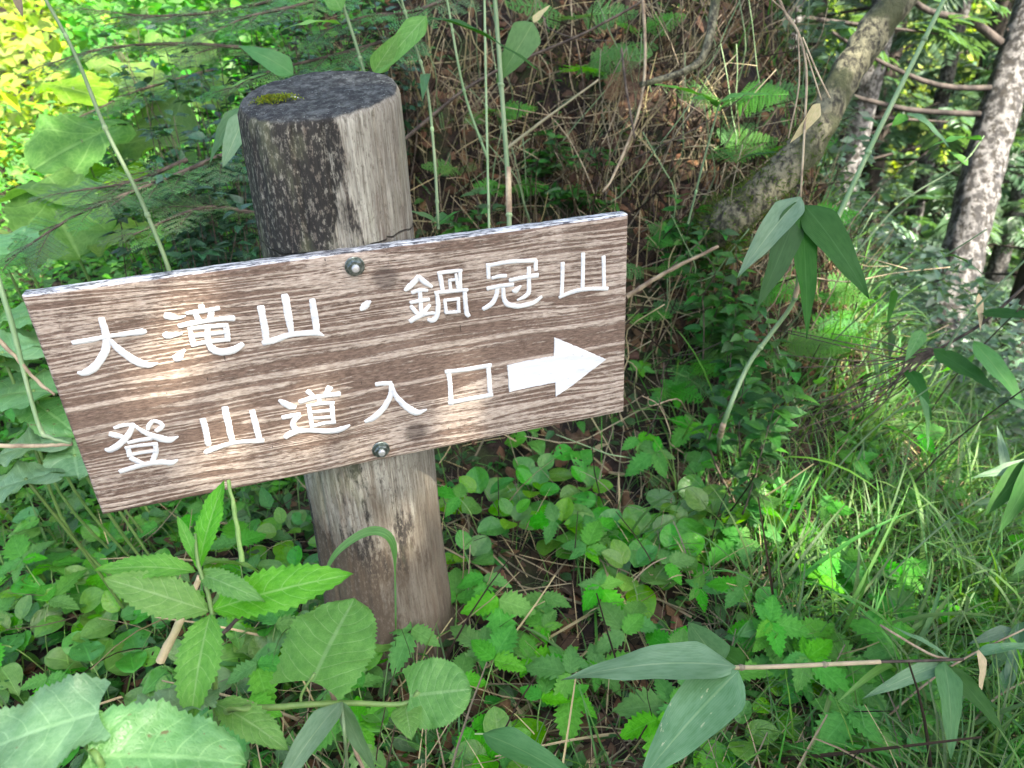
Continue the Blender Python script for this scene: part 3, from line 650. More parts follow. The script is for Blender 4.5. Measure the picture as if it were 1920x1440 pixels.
CH = [  # character, zoom window x0,y0, zoom factor, strokes of (x, y, width)
('dai', 100, 540, 5.0526, [[(185,518,36),(350,492,44),(530,455,34),(700,432,42),(850,410,52),(874,398,20)], [(455,290,50),(478,360,55),(500,440,58),(505,520,62),(490,600,65),(440,690,65),(370,765,70),(290,805,55),(235,800,25)], [(540,490,30),(600,560,55),(700,640,62),(800,700,70),(900,730,50),(990,712,12)]]),
('taki', 100, 540, 5.0526, [[(1065,260,60),(1120,270,62),(1180,280,30),(1250,265,12)], [(1060,430,50),(1080,450,60),(1150,440,45),(1220,428,18)], [(1150,665,60),(1185,655,70),(1210,620,50),(1245,585,22)], [(1400,165,50),(1410,200,50),(1412,225,30)], [(1260,238,25),(1350,225,40),(1480,208,36),(1570,190,34)], [(1350,250,45),(1375,300,50)], [(1500,225,50),(1480,300,50)], [(1190,360,35),(1300,335,45),(1450,310,38),(1600,290,42),(1710,285,50)], [(1290,385,25),(1310,460,45),(1330,545,50)], [(1280,385,26),(1450,365,36),(1650,350,38)], [(1630,345,40),(1645,420,50),(1655,495,45)], [(1310,540,28),(1480,505,36),(1665,485,32)], [(1320,455,28),(1480,435,30),(1640,415,28)], [(1460,370,45),(1462,460,50),(1480,540,55),(1530,590,62),(1620,605,62),(1720,580,62),(1795,530,42)]]),
('yama', 460, 520, 7.385, [[(215,410,95),(240,550,85),(270,700,90),(290,860,80)], [(545,250,95),(575,400,95),(600,550,95),(640,770,70)], [(925,310,75),(940,400,85),(965,560,90),(990,740,80)], [(250,910,70),(400,870,85),(600,800,72),(800,775,72),(980,770,75),(1090,805,15)]]),
('dot', 460, 520, 7.385, [[(1600,450,40),(1640,410,95),(1690,360,85),(1735,330,25)]]),
('nabe', 740, 460, 4.571, [[(200,262,30),(180,300,45),(130,350,48),(90,385,30)], [(205,265,30),(250,310,45),(320,355,25)], [(150,405,32),(210,385,32),(280,385,26)], [(215,390,36),(222,480,34),(228,590,34)], [(135,490,28),(210,475,32),(295,462,28)], [(140,520,30),(180,570,36),(205,590,30)], [(300,510,28),(260,560,36),(240,590,25)], [(135,650,40),(200,610,42),(280,585,30),(340,580,25)], [(385,240,34),(398,310,38),(412,390,34)], [(370,238,26),(470,225,30),(575,215,24)], [(560,215,30),(562,300,30),(565,385,30)], [(470,300,26),(480,385,28)], [(465,298,22),(540,290,20)], [(525,245,22),(532,310,26),(545,380,26)], [(345,405,26),(450,395,28),(560,385,28),(625,380,26)], [(360,410,30),(372,500,38),(365,590,42),(330,640,42),(285,635,24)], [(600,385,34),(605,480,38),(618,580,40),(635,605,34)], [(430,470,26),(440,575,30)], [(425,470,22),(555,458,22)], [(545,460,26),(548,570,30)], [(435,575,26),(560,565,24)]]),
('kanmuri', 740, 460, 4.571, [[(800,160,36),(805,280,32)], [(795,175,30),(1000,140,32),(1210,130,32)], [(1208,130,34),(1210,210,34)], [(835,280,28),(900,265,32),(955,260,30)], [(795,370,34),(900,350,34),(1015,335,34)], [(880,370,34),(870,430,38),(830,500,42),(760,545,36)], [(930,370,34),(935,450,38),(970,505,44),(1060,520,42),(1180,495,36),(1258,440,24)], [(985,300,32),(1100,275,34),(1225,255,40)], [(1150,190,36),(1150,300,36),(1148,400,38),(1110,440,34),(1050,468,14)], [(1010,390,20),(1040,385,45),(1080,345,14)]]),
('yama', 740, 460, 4.571, [[(1440,150,34),(1437,280,34),(1430,430,34)], [(1615,70,36),(1613,220,34),(1610,370,34)], [(1790,95,34),(1792,220,34),(1795,360,34)], [(1410,445,24),(1520,400,36),(1650,375,34),(1825,370,34)]]),
('noboru', 180, 720, 5.647, [[(195,465,32),(290,435,38),(400,430,40)], [(390,440,50),(355,520,55),(300,590,62),(220,660,66),(150,695,62),(100,690,26)], [(150,530,50),(220,545,55),(290,560,40)], [(400,430,24),(480,490,40),(580,540,60),(680,575,70),(780,590,66),(870,555,14)], [(600,390,40),(560,440,45),(550,480,40)], [(610,385,34),(680,410,38),(700,450,46),(640,495,46)], [(340,620,34),(450,595,36),(590,575,36)], [(310,675,28),(450,650,32),(645,630,36)], [(340,680,46),(360,760,50)], [(630,640,46),(635,720,52),(600,810,50)], [(360,750,28),(480,725,30),(640,705,28)], [(370,780,50),(440,815,48),(500,840,40)], [(255,925,44),(400,880,50),(560,840,50),(700,825,55),(800,830,55),(865,800,20)]]),
('yama', 180, 720, 5.647, [[(1130,375,62),(1160,480,62),(1190,640,60)], [(1365,250,66),(1395,400,66),(1445,610,56)], [(1655,285,60),(1690,430,62),(1730,580,60)], [(1155,725,44),(1220,695,55),(1400,635,42),(1560,608,40),(1770,600,50)]]),
('michi', 500, 680, 6.0, [[(460,320,56),(500,355,50),(540,385,30)], [(710,280,80),(680,330,60),(650,375,35)], [(370,440,48),(500,400,52),(650,370,50),(820,350,56)], [(590,400,40),(590,460,50)], [(475,480,40),(490,600,50),(510,725,40)], [(450,485,28),(600,460,36),(755,450,38)], [(735,450,52),(740,560,52),(755,680,44)], [(490,555,30),(740,530,34)], [(500,625,30),(745,605,34)], [(505,715,36),(640,680,36),(770,665,36)], [(140,420,30),(200,455,70),(270,490,75),(320,500,50)], [(180,615,50),(280,595,50),(370,580,50)], [(370,590,50),(310,650,60),(295,700,60),(330,760,65)], [(210,840,50),(260,800,70),(370,765,52),(520,760,48),(700,770,60),(840,745,60),(935,700,16)]]),
('iri', 500, 680, 6.0, [[(1230,245,46),(1300,235,50),(1400,230,50)], [(1400,240,50),(1400,340,60),(1360,440,65),(1290,540,70),(1200,620,70),(1110,660,40)], [(1410,240,30),(1440,350,55),(1520,450,70),(1620,530,80),(1700,560,70),(1800,525,14)]]),
('kuchi', 800, 620, 5.333, [[(215,400,50),(232,520,48),(245,735,50)], [(190,410,40),(400,385,46),(640,345,48)], [(615,345,50),(625,480,50),(635,650,52)], [(225,720,48),(400,685,44),(655,640,46)]])]
CHN = {'dai': '大', 'taki': '滝', 'yama': '山', 'dot': '・', 'nabe': '鍋', 'kanmuri': '冠', 'noboru': '登', 'michi': '道', 'iri': '入', 'kuchi': '口'}
for (cn, x0, y0, zf, strokes) in CH:
    A = Acc()
    for si, st in enumerate(strokes):
        pts = []
        q = smooth_path([(a, b, w) for a, b, w in st], 30)
        for a, b, w in q: pts.append((*b_local(x0+a/zf, y0+b/zf), 0.5*w/zf*0.90/1150))
        pts = np.array(pts); T = np.gradient(pts[:, :2], axis=0); T /= np.linalg.norm(T, axis=1)[:, None]
        # round caps
        e0 = pts[0].copy(); e0[:2] -= T[0]*pts[0, 2]*0.45; e0[2] *= 0.8; e1 = pts[-1].copy(); e1[:2] += T[-1]*pts[-1, 2]*0.45; e1[2] *= 0.75
        pts = np.vstack([e0, pts, e1]); T = np.vstack([T[0], T, T[-1]]); Nn = np.stack([-T[:, 1], T[:, 0]], 1)
        V = []; off = -0.0013-0.00005*si
        for k_, (p_, n_) in enumerate(zip(pts, Nn)):
            jw = 1+0.20*mnoise.noise(Vector((p_[0]*420, p_[1]*420, si)))
            jv = 1+0.20*mnoise.noise(Vector((p_[0]*420, p_[1]*420, si+9)))
            en = 0.4 if k_ in (0, len(pts)-1) else 1
            for f_, yy in ((-1, 0.0006), (-0.86, off), (0, off*0.68), (0.86, off), (1, 0.0006)):
                f2 = f_*(jw if f_ < 0 else jv)
                V.append((p_[0]+n_[0]*p_[2]*f2, yy*en if yy < 0 else yy, p_[1]+n_[1]*p_[2]*f2))
        F = []
        for i in range(len(pts)-1):
            for j in range(4): q_ = i*5+j; F.append((q_, q_+1, q_+6, q_+5))
        A.raw(V, F, r=0)
    o = link('painted_character', A.mesh('painted_character', M['paint']), board)
    o['label'] = 'white character ' + CHN[cn] if cn != 'dot' else 'white centre dot'
arrow_px = [(800,345),(900,322),(1000,300),(1130,275),(1270,250),(1273,160),(1275,65),(1400,115),(1600,200),(1795,285),(1600,430),(1450,550),(1290,655),(1287,580),(1285,515),(1050,560),(820,610),(812,480)]
AP = [b_local(800+a/5.333, 620+b/5.333) for a, b in arrow_px]; AQ = []
for i in range(len(AP)):
    a, b = np.array(AP[i]), np.array(AP[(i+1) % len(AP)]); m_ = max(1, int(np.linalg.norm(b-a)/.003))
    for k in range(m_):
        q = a+(b-a)*k/m_; AQ.append((q[0]+.0006*mnoise.noise(Vector((q[0]*350, q[1]*350, 3))), q[1]+.0009*mnoise.noise(Vector((q[0]*350, q[1]*350, 8)))))
AP = AQ
cen = np.array(b_local(800+1250/5.333, 620+385/5.333)); 
Va = []; Fa = []; n_ = len(AP)
for rr2, yy in ((1.0, 0.0006), (0.985, -0.0018), (0.0, -0.0018)):
    for p_ in AP:
        jit = 0.0004*mnoise.noise(Vector((p_[0]*200, p_[1]*200, 1)))
        Va.append((cen[0]+(p_[0]-cen[0])*rr2+jit, yy, cen[1]+(p_[1]-cen[1])*rr2+jit))
for rg in range(1):
    for j in range(n_): Fa.append((rg*n_+j, rg*n_+(j+1) % n_, (rg+1)*n_+(j+1) % n_, (rg+1)*n_+j))
import mathutils.geometry as mg
tess = mg.tessellate_polygon([[Vector((Va[n_+j][0], Va[n_+j][2], 0)) for j in range(n_)]])
for t_ in tess: Fa.append((n_+t_[0], n_+t_[1], n_+t_[2], -1))
link('painted_arrow', mesh_from('painted_arrow', np.array(Va), Fa, M['paint'], smooth=False), board)['label'] = 'white arrow pointing right'
# bolts
def lathe(prof, k):   # profile of (radius, y) around the y axis
    V = []; F = []
    for r_, y_ in prof:
        for j in range(k):
            a = 2*math.pi*j/k; V.append((r_*math.cos(a), y_, r_*math.sin(a)))
    for i in range(len(prof)-1):
        for j in range(k): F.append((i*k+j, i*k+(j+1) % k, (i+1)*k+(j+1) % k, (i+1)*k+j))
    return np.array(V), np.array(F)
for (px, py) in ((665, 499), (714, 842)):
    u_, v_ = b_local(px, py)
    e = bpy.data.objects.new('bolt', None); COL.objects.link(e); e.parent = root; e.empty_display_size = .01
    e.location = Vector(ctr + bx*u_ + bz*v_) - root.location; e.rotation_euler = (0, 0.3, yaw)
    V, F = lathe([(0.0128, 0.0), (0.0128, -0.0016), (0.0120, -0.0022), (0.004, -0.0022)], 28); link('washer', mesh_from('washer', V, F, M['steel'], smooth=False), e)
    V, F = lathe([(0.0106, -0.0022), (0.0106, -0.0080), (0.0094, -0.0096), (0.0052, -0.0096), (0.005, -0.006)], 6); link('nut', mesh_from('nut', V, F, M['steel'], smooth=False), e)
    V, F = lathe([(0.0050, -0.004), (0.0050, -0.0125), (0.0040, -0.0140), (0.0001, -0.0142)], 20); link('rod_end', mesh_from('rod_end', V, F, M['rod'], smooth=False), e)
# moss on the log top
A = Acc()
mc = ctop+np.array([-0.057, -0.030, 0.0])
for i in range(900):
    a = random.random()*6.28; r_ = abs(random.gauss(0, .45)); p_ = mc+np.array([math.cos(a)*r_*0.024, math.sin(a)*r_*0.011, 0.0])
    if random.random() < .45: p_ += np.array([0.022, 0.004, 0])*random.random()
    dd = p_-ctop; p_[2] = ztop+slant[1]*dd[1]+slant[0]*dd[0]+0.0005+random.random()*0.007*(1-r_*.6 if r_ < 1 else .2)
    A.add(P['dia'][0], frame(p_, (random.gauss(0, .6), random.gauss(0, .6), .7), (random.gauss(0, 1), random.gauss(0, 1), .4), 0.0045, 0.003))
o = link('moss_clump', A.mesh('moss_clump', M['moss'])); o['kind'] = 'stuff'; o['label'] = 'yellow-green moss clump on the front rim of the log top'; o['category'] = 'moss'
tp = ctop+np.array([-0.033, -0.022, 0.0]); tp[2] = ztop+slant[1]*-0.022+0.0015
V, F, uv = P['coin'][0]
o = link('fallen_petal', mesh_from('fallen_petal', V*0.011, F, M['white'], uv, np.zeros(len(V)))); o.location = Vector(tp); o.rotation_euler = (0, .1, -1.5); o['label'] = 'tiny white flake lying on the log top beside the moss'; o['category'] = 'flake'

# ------------------------------------------------------------------ automatic landmarks for the labels of alike plants
REG = {}
AREAS = [(0, 0, 440, 210, 'at the upper left'), (0, 210, 440, 540, 'left of the log top'), (440, -99, 800, 460, 'behind the log top'),
         (800, -99, 1100, 420, 'on the middle of the bank'), (1100, -99, 1420, 400, 'above the board\'s right end'),
         (1420, -99, 1660, 560, 'around the leaning trunk'), (1660, -99, 2600, 560, 'near the birch trunk'),
         (-999, 540, 180, 960, 'left of the board'), (1160, 380, 1420, 800, 'right of the board end'), (1420, 560, 2600, 800, 'under the hanging leaves'),
         (1160, 800, 1500, 1120, 'below and right of the arrow'), (1500, 800, 2600, 1120, 'on the grassy slope at right'),
         (820, 780, 1160, 1010, 'under the board\'s right half'), (820, 1010, 1090, 1200, 'right of the log foot'), (820, 1200, 1090, 2000, 'at lower centre'),
         (1090, 1010, 1400, 1200, 'above the fallen bamboo'), (1090, 1200, 1450, 2000, 'beside the fallen bamboo'), (1400, 1010, 2600, 2000, 'in the lower right corner'),
         (-999, 880, 330, 1160, 'below the board\'s left end'), (330, 880, 640, 1160, 'left of the log foot'), (-999, 1160, 330, 2000, 'in the lower left corner'), (330, 1160, 820, 2000, 'in front of the log foot')]
def area(px, py):
    for a in AREAS:
        if a[0] <= px < a[2] and a[1] <= py < a[3]: return a[4]
    return 'at the edge of the view'
def note(o, phrase, p, group):
    px, py, d = proj(p); o['group'] = group; REG.setdefault((phrase, area(px, py)), []).append((px, py, o))
ORD = ['first', 'second', 'third', 'fourth', 'fifth', 'sixth', 'seventh', 'eighth', 'ninth', 'tenth', 'eleventh', 'twelfth']
def write_labels():
    for (ph, ar), L_ in REG.items():
        n = len(L_)
        if n == 1: L_[0][2]['label'] = f'{ph} {ar}'; continue
        nr = max(1, math.ceil(n/7)); L_.sort(key=lambda q: q[1]); per = math.ceil(n/nr)
        for r_ in range(nr):
            row = sorted(L_[r_*per:(r_+1)*per], key=lambda q: q[0])
            rn = '' if nr == 1 else ('top row' if r_ == 0 else 'bottom row' if r_ == nr-1 else (ORD[r_]+' row'))
            for i, q in enumerate(row):
                side = (ORD[i]+' from left') if len(row) > 1 else ''
                q[2]['label'] = ', '.join([t for t in (f'{ph} {ar}', rn, side) if t])
def gnormal(x, y):
    e = 0.02; return nrm((-(H(x+e, y)-H(x-e, y))/(2*e), -(H(x, y+e)-H(x, y-e))/(2*e), 1.0))
def tocam(p): return nrm(CAM-np.asarray(p))
rv = lambda s: np.array([random.gauss(0, s), random.gauss(0, s), random.gauss(0, s)])
def gp(px, py): return ground(px, py)
VIEWUP = RW[:, 1]; VIEWR = RW[:, 0]

# ------------------------------------------------------------------ plants
def leaf_px(name, kind, mat, parent, b, t, d0, d1, wpx, n=None, i=None, base_w=None):
    """a leaf from base to tip, given where each stands in space; wpx = width at its distance"""
    p0 = U(b[0], b[1], d0); p1 = U(t[0], t[1], d1); dirv = p1-p0; Ln = np.linalg.norm(dirv)
    W_ = wpx*0.5*(d0+d1)/FPX
    V = P[kind][0 if i is None else i][0]; w0 = V[:, 0].max()*2
    nn = tocam(p0)*0.8+np.array([0, 0, .6]) if n is None else np.asarray(n, float)
    return put(name, kind, mat, frame(p0, dirv, nn, Ln, W_/w0), parent, i)

# foreground plant with toothed leaves
b0 = gp(410, 1500); t = thing('toothed_plant', 'plant', b0, 'bright green upright plant with long saw-toothed leaves in front of the board\'s lower left')
sp = [b0, U(404, 1330, .80), U(398, 1150, .77), U(372, 1060, .77), U(366, 1000, .775)]
put_tube('stem', smooth_path(sp, 14), np.linspace(.0034, .0014, 13), 'stem', t, 8)
NC = lambda a, b, c: VIEWR*a+VIEWUP*b-RW[:, 2]*(-c)
for i, (b, tp_, d0, d1, w, nn) in enumerate([((371, 1068), (404, 898), .775, .79, 50, (-.1, .2, 1)), ((366, 1050), (340, 975), .775, .76, 24, (.5, .2, .8)),
        ((368, 1072), (188, 1036), .775, .74, 52, (0, .75, .8)), ((392, 1146), (200, 1080), .77, .73, 84, (.1, .5, .95)), ((398, 1144), (617, 1062), .77, .74, 94, (-.1, .5, .95)),
        ((374, 1076), (458, 1100), .775, .73, 48, (0, .6, .9)), ((394, 1150), (344, 1335), .77, .70, 92, (0, .55, .9)), ((402, 1318), (528, 1372), .79, .75, 72, (.1, .9, .6)),
        ((400, 1310), (275, 1330), .79, .77, 60, (-.1, .9, .6)), ((385, 1120), (330, 1105), .775, .80, 26, (0, 1, .4)), ((368, 1060), (500, 1030), .78, .86, 30, (0, 1, .4))]):
    leaf_px('leaf', 'serrate', 'serrate', t, b, tp_, d0, d1, w, VIEWR*nn[0]+VIEWUP*nn[1]+RW[:, 2]*nn[2], i % 3)

# big-leaved plant along the bottom
b0 = gp(250, 1560); t = thing('broad_leaved_plant', 'plant', b0, 'low plant with big blue-green veined leaves in the lower left corner')
put_tube('stem', smooth_path([b0, U(200, 1450, .66), U(165, 1400, .66)], 8), .003, 'stem', t, 7)
leaf_px('leaf', 'broad', 'broad', t, (185, 1335), (-70, 1400), .66, .62, 190, VIEWUP*.85+RW[:, 2]*.6, 0)
leaf_px('leaf', 'broad', 'broad', t, (165, 1420), (450, 1395), .64, .66, 200, VIEWUP*.75+RW[:, 2]*.7, 2)
leaf_px('leaf', 'broad', 'broad', t, (120, 1460), (10, 1560), .64, .60, 150, VIEWUP*.75+RW[:, 2]*.7, 0)
leaf_px('leaf', 'broad', 'broad', t, (290, 1345), (400, 1270), .70, .78, 120, VIEWUP*.8+RW[:, 2]*.6, 0)
b0 = gp(405, 1420); t = thing('creeping_plant', 'plant', b0, 'creeping yellow-green stem with two big rounded leaves at the log foot')
st = smooth_path([b0, U(410, 1344, .80), U(520, 1326, .82), U(640, 1318, .84), U(755, 1320, .86), U(785, 1296, .86)], 20)
put_tube('stem', st, np.linspace(.0042, .0026, len(st)), 'stem', t, 8)
put_tube('stalk', smooth_path([U(565, 1322, .83), U(566, 1300, .83), U(590, 1262, .83)], 8), .0016, 'stem', t, 6)
leaf_px('leaf', 'round', 'serrate', t, (585, 1278), (660, 1112), .83, .90, 182, VIEWUP*.55+RW[:, 2]*.85-VIEWR*.15, 0)
leaf_px('leaf', 'round', 'serrate', t, (768, 1305), (880, 1290), .86, .85, 130, VIEWUP*.5+RW[:, 2]*.85, 1)
leaf_px('leaf', 'lily', 'serrate', t, (760, 1322), (768, 1372), .86, .82, 60, VIEWUP*.6+RW[:, 2]*.8, 0)
t = thing('bamboo_shoot', 'bamboo', gp(655, 1480), 'low bamboo shoot with one bluish arching leaf at the bottom edge left of centre')
put_tube('stem', smooth_path([gp(655, 1480), U(648, 1400, .80), U(640, 1318, .80)], 8), .0018, 'culm', t, 6)
leaf_px('leaf', 'sasa', 'sasa_pale', t, (640, 1316), (488, 1470), .80, .70, 56, VIEWUP*.9+RW[:, 2]*.5, 2)
leaf_px('leaf', 'sasa', 'sasa', t, (640, 1316), (700, 1470), .80, .78, 34, VIEWUP*.9+RW[:, 2]*.5-VIEWR*.5, 1)

def trifoliate(px, py, s, heading=None, five=False, nfr=1):
    s *= 1.55; p = gp(px, py); root_ = thing('bramble_seedling', 'seedling', p); g = gnormal(p[0], p[1])
    for f in range(nfr):
        a = random.random()*6.28 if heading is None else heading+f*2.2
        h = s*random.uniform(.9, 1.6); dirh = np.array([math.cos(a), math.sin(a), 0])
        e = p+g*h*.8+np.array([0, 0, h*.4])+dirh*s*.7
        put_tube('stem', smooth_path([p, (p+e)/2+g*h*.25, e], 6), [.0011]*6+[.0008], 'stem', root_, 5)
        up_ = nrm(np.array([0, 0, 1])*.75+tocam(e)*.55+g*.3+rv(.16))
        d0 = nrm(dirh-up_*dirh.dot(up_)-up_*.15)
        side = np.cross(up_, d0)
        put('leaf', 'bramble', 'bramble', frame(e+d0*s*.12, d0+rv(.08), up_, s, s), root_)
        put('leaf', 'bramble', 'bramble', frame(e, side*.95+d0*.25+rv(.08), up_+rv(.12), s*.78, s*.76), root_)
        put('leaf', 'bramble', 'bramble', frame(e, -side*.95+d0*.25+rv(.08), up_+rv(.12), s*.78, s*.76), root_)
        if five:
            put('leaf', 'bramble', 'bramble', frame(e, side*.7-d0*.6, up_+rv(.12), s*.55, s*.5), root_)
            put('leaf', 'bramble', 'bramble', frame(e, -side*.7-d0*.6, up_+rv(.12), s*.55, s*.5), root_)
    note(root_, 'light green toothed seedling', p+g*s, 'toothed seedlings low on the ground')
for (px, py, s, hd) in [(905, 1120, .045, -1.9), (925, 1140, .062, -1.2), (1010, 1130, .045, -1.2), (1095, 1130, .055, -.6), (1085, 1060, .05, 0.4), (800, 1230, .045, 2.2), (850, 1220, .05, 1.5),
        (760, 1215, .05, 2.8), (930, 1310, .05, .3), (850, 1370, .045, -1), (890, 1350, .045, 1.2), (1080, 1330, .05, -1.6), (1070, 1260, .045, 2.0), (1160, 1270, .05, 1.0), (1190, 1320, .055, 0.1),
        (1200, 1380, .06, -1.2), (1120, 1360, .045, 3), (1250, 1340, .045, .8), (1310, 1320, .045, 0), (905, 1010, .045, 2.5), (1200, 1130, .045, 0.2), (1260, 1150, .04, 0), (1300, 1120, .04, 2),
        (700, 1400, .04, 2), (640, 1430, .04, 0), (1530, 1360, .045, 0), (1600, 1380, .05, 2), (1010, 1420, .04, 1), (1470, 1180, .04, 1)]:
    trifoliate(px, py+12, s*random.uniform(.85, 1.05), hd+random.uniform(-.4, .4), random.random() < .3, 1 if random.random() < .6 else 2)
def scatter_px(n, box, sep=0, test=None):
    out = []
    tries = 0
    while len(out) < n and tries < n*40:
        tries += 1; q = (random.uniform(box[0], box[2]), random.uniform(box[1], box[3]))
        if test and not test(*q): continue
        if all((q[0]-o[0])**2+(q[1]-o[1])**2 > sep*sep for o in out): out.append(q)
    return out
for q in scatter_px(34, (1280, 820, 2150, 1500), 45)+scatter_px(14, (-150, 980, 560, 1500), 50)+scatter_px(8, (1180, 620, 1420, 900), 45):
    trifoliate(q[0], q[1], random.uniform(.035, .055), None, random.random() < .5, random.choice((1, 2)))

def coinplant(px, py, s, n=7, h=.05):
    s *= 1.62; h *= 1.2; p = gp(px, py); root_ = thing('round_leaved_plant', 'plant', p); g = gnormal(p[0], p[1])
    ax_ = nrm(np.array([0, 0, 1])+g*.5+tocam(p)*.5); e = p+ax_*h
    put_tube('stem', smooth_path([p, p+ax_*h*.5+rv(.004), e], 6), .0014, 'stem', root_, 5)
    a0 = random.random()*6.28; u = nrm(np.cross(ax_, (1, .2, 0))); v = np.cross(ax_, u)
    for k in range(n):
        a = a0+k*2.4; el = .15+.8*k/n; d = nrm((u*math.cos(a)+v*math.sin(a))*math.cos(el)+ax_*math.sin(el)*.8)
        ss = s*(1-.45*k/n)*random.uniform(.85, 1.1)
        put('leaf', 'coin', 'coin', frame(e-ax_*h*.35*(1-k/n)+d*s*.25, d, ax_+rv(.15), ss, ss), root_)
    note(root_, 'glossy round-leaved plant', p+ax_*h, 'glossy round-leaved plants on the ground')
for (px, py, s, n) in [(1045, 1010, .045, 8), (1120, 1020, .05, 8), (1210, 1020, .045, 8), (1180, 1080, .045, 7), (1250, 1060, .045, 6), (905, 960, .05, 6), (1010, 900, .04, 5), (960, 1000, .035, 5), (1290, 1000, .045, 6), (880, 1060, .035, 5),
        (1000, 930, .04, 5), (1330, 990, .05, 5), (1280, 960, .045, 5), (930, 1230, .03, 4), (660, 1280, .035, 5), (680, 1250, .035, 5), (520, 1190, .035, 5), (940, 1440, .04, 5), (1100, 930, .035, 5),
        (200, 1120, .045, 5), (160, 1160, .04, 4), (250, 1170, .04, 5), (120, 1100, .04, 5), (470, 1100, .035, 5), (560, 1090, .04, 5), (540, 1010, .035, 5), (60, 1200, .04, 5)]:
    coinplant(px, py+25, s*1.12, n+1, random.uniform(.05, .08))
for q in scatter_px(16, (1300, 900, 2100, 1500), 60)+scatter_px(26, (-200, 960, 640, 1500), 55): coinplant(q[0], q[1], random.uniform(.03, .042), random.choice((4, 5, 6)))

def lilyplant(px, py, s, n, h=.08):
    s *= 1.15; p = gp(px, py); root_ = thing('lily_leaf_plant', 'plant', p); g = gnormal(p[0], p[1])
    for k in range(n):
        a = random.random()*6.28; d = np.array([math.cos(a), math.sin(a), -.05]); e = p+np.array([0, 0, h*random.uniform(.7, 1.2)])+d*s*.3
        put_tube('stalk', smooth_path([p, (p+e)/2+rv(.006), e], 5), .0012, 'stem', root_, 5)
        ss = s*random.uniform(.8, 1.1); put('leaf', 'lily', 'lily', frame(e, d+rv(.15), np.array([0, 0, 1])*.8+tocam(e)*.5+rv(.2), ss, ss*1.05), root_)
    note(root_, 'oval-leaved plant with insect holes', p+np.array([0, 0, h]), 'oval-leaved plants eaten by insects')
for (px, py, s, n) in [(200, 1290, .085, 2), (280, 1300, .07, 2), (480, 1290, .065, 2), (690, 1240, .05, 3), (560, 1240, .05, 2), (520, 1170, .05, 2), (600, 1390, .05, 2), (740, 1400, .06, 3), (300, 1200, .05, 2), (90, 1250, .06, 2), (450, 1190, .05, 2), (1000, 830, .055, 3), (1090, 850, .06, 2), (1130, 950, .05, 2), (680, 1330, .05, 2)]:
    lilyplant(px, py+40, s, n)
for q in scatter_px(22, (-250, 960, 600, 1500), 70)+scatter_px(20, (1350, 700, 2100, 1500), 70): lilyplant(q[0], q[1], random.uniform(.04, .06), random.choice((2, 3)))

def fern(p, s, n, hd, up_=None, spread=.9):
    p = np.asarray(p); root_ = thing('fern', 'fern', p); g = gnormal(p[0], p[1])
    for k in range(n):
        a = hd+(k-(n-1)/2)*spread/max(1, n-1)*2
        d = nrm(np.array([math.cos(a), math.sin(a), .25]))
        put('frond', 'fern', 'fern', frame(p, d+rv(.08), np.array([0, 0, .7])+tocam(p)*.8+rv(.1), s*random.uniform(.8, 1.1), s), root_)
    note(root_, 'bright green feathery fern', p, 'small ferns on the bank')
for (px, py, s, n, hd) in [(1075, 165, .22, 3, -.6), (1060, 60, .2, 2, -1.6), (1330, 215, .2, 3, -1.3), (1310, 300, .18, 2, -.5), (1420, 320, .16, 3, -1.5), (1205, 470, .13, 3, -.4), (1280, 640, .12, 3, -.6), (1270, 700, .13, 3, -1.0), (1430, 670, .14, 3, -.9), (1200, 600, .10, 2, -1), (905, 240, .14, 3, -1.2), (950, 370, .12, 3, -1.5), (1460, 420, .15, 2, -1.2), (1480, 640, .15, 3, -.4), (1240, 740, .12, 3, -.9), (1220, 520, .12, 2, -1.6), (1400, 560, .14, 2, -.9), (860, 330, .1, 2, -2), (1180, 90, .15, 2, -1), (1500, 560, .14, 2, -.8)]:
    p = gp(px, py); fern(p+gnormal(p[0], p[1])*.07, s*1.2, n+1, hd)

# bamboo (sasa): stalks with nodes and leaves
def stalk(label, pts, r0, r1, mat='culm', nodes=4, name='bamboo_stalk', cat='bamboo stalk', base=None, leaves=(), lk='sasa', sheath=True, k=8):
    Q = smooth_path(pts, 20); root_ = thing(name, cat, Q[0] if base is None else base, label)
    rad = np.linspace(r0, r1, len(Q)); put_tube('culm', Q, rad, mat, root_, k)
    for q in range(nodes):
        i = int((q+.6)/nodes*(len(Q)-2)); d = nrm(Q[i+1]-Q[i]); c = Q[i]
        put_tube('node', [c-d*.004, c-d*.001, c+d*.002, c+d*.005], [rad[i]*1.0, rad[i]*1.45, rad[i]*1.35, rad[i]*1.0], mat, root_, k)
        if sheath and q % 2 == 0: put_tube('sheath', [c+d*.005, c+d*.05, c+d*.10], [rad[i]*1.25, rad[i]*1.2, rad[i]*1.12], 'drystem', root_, k)
    for lf in leaves:
        b, tp_, d0, d1, w = lf[:5]; mt = lf[5] if len(lf) > 5 else 'sasa'; nn = lf[6] if len(lf) > 6 else (0, .7, .7)
        leaf_px('leaf', 'sasa', mt, root_, b, tp_, d0, d1, w, VIEWR*nn[0]+VIEWUP*nn[1]+RW[:, 2]*nn[2])
    return root_
stalk('long thin grey-green stalk crossing from the top left corner to the board\'s upper edge', [U(330, 560, 1.20), U(315, 500, 1.18), U(262, 370, 1.16), U(197, 240, 1.14), (U(140, 100, 1.12)), U(75, -20, 1.1)], .0038, .0026, nodes=4, leaves=[((30, -10), (40, 28), 1.1, 1.1, 16, 'straw')], sheath=False)
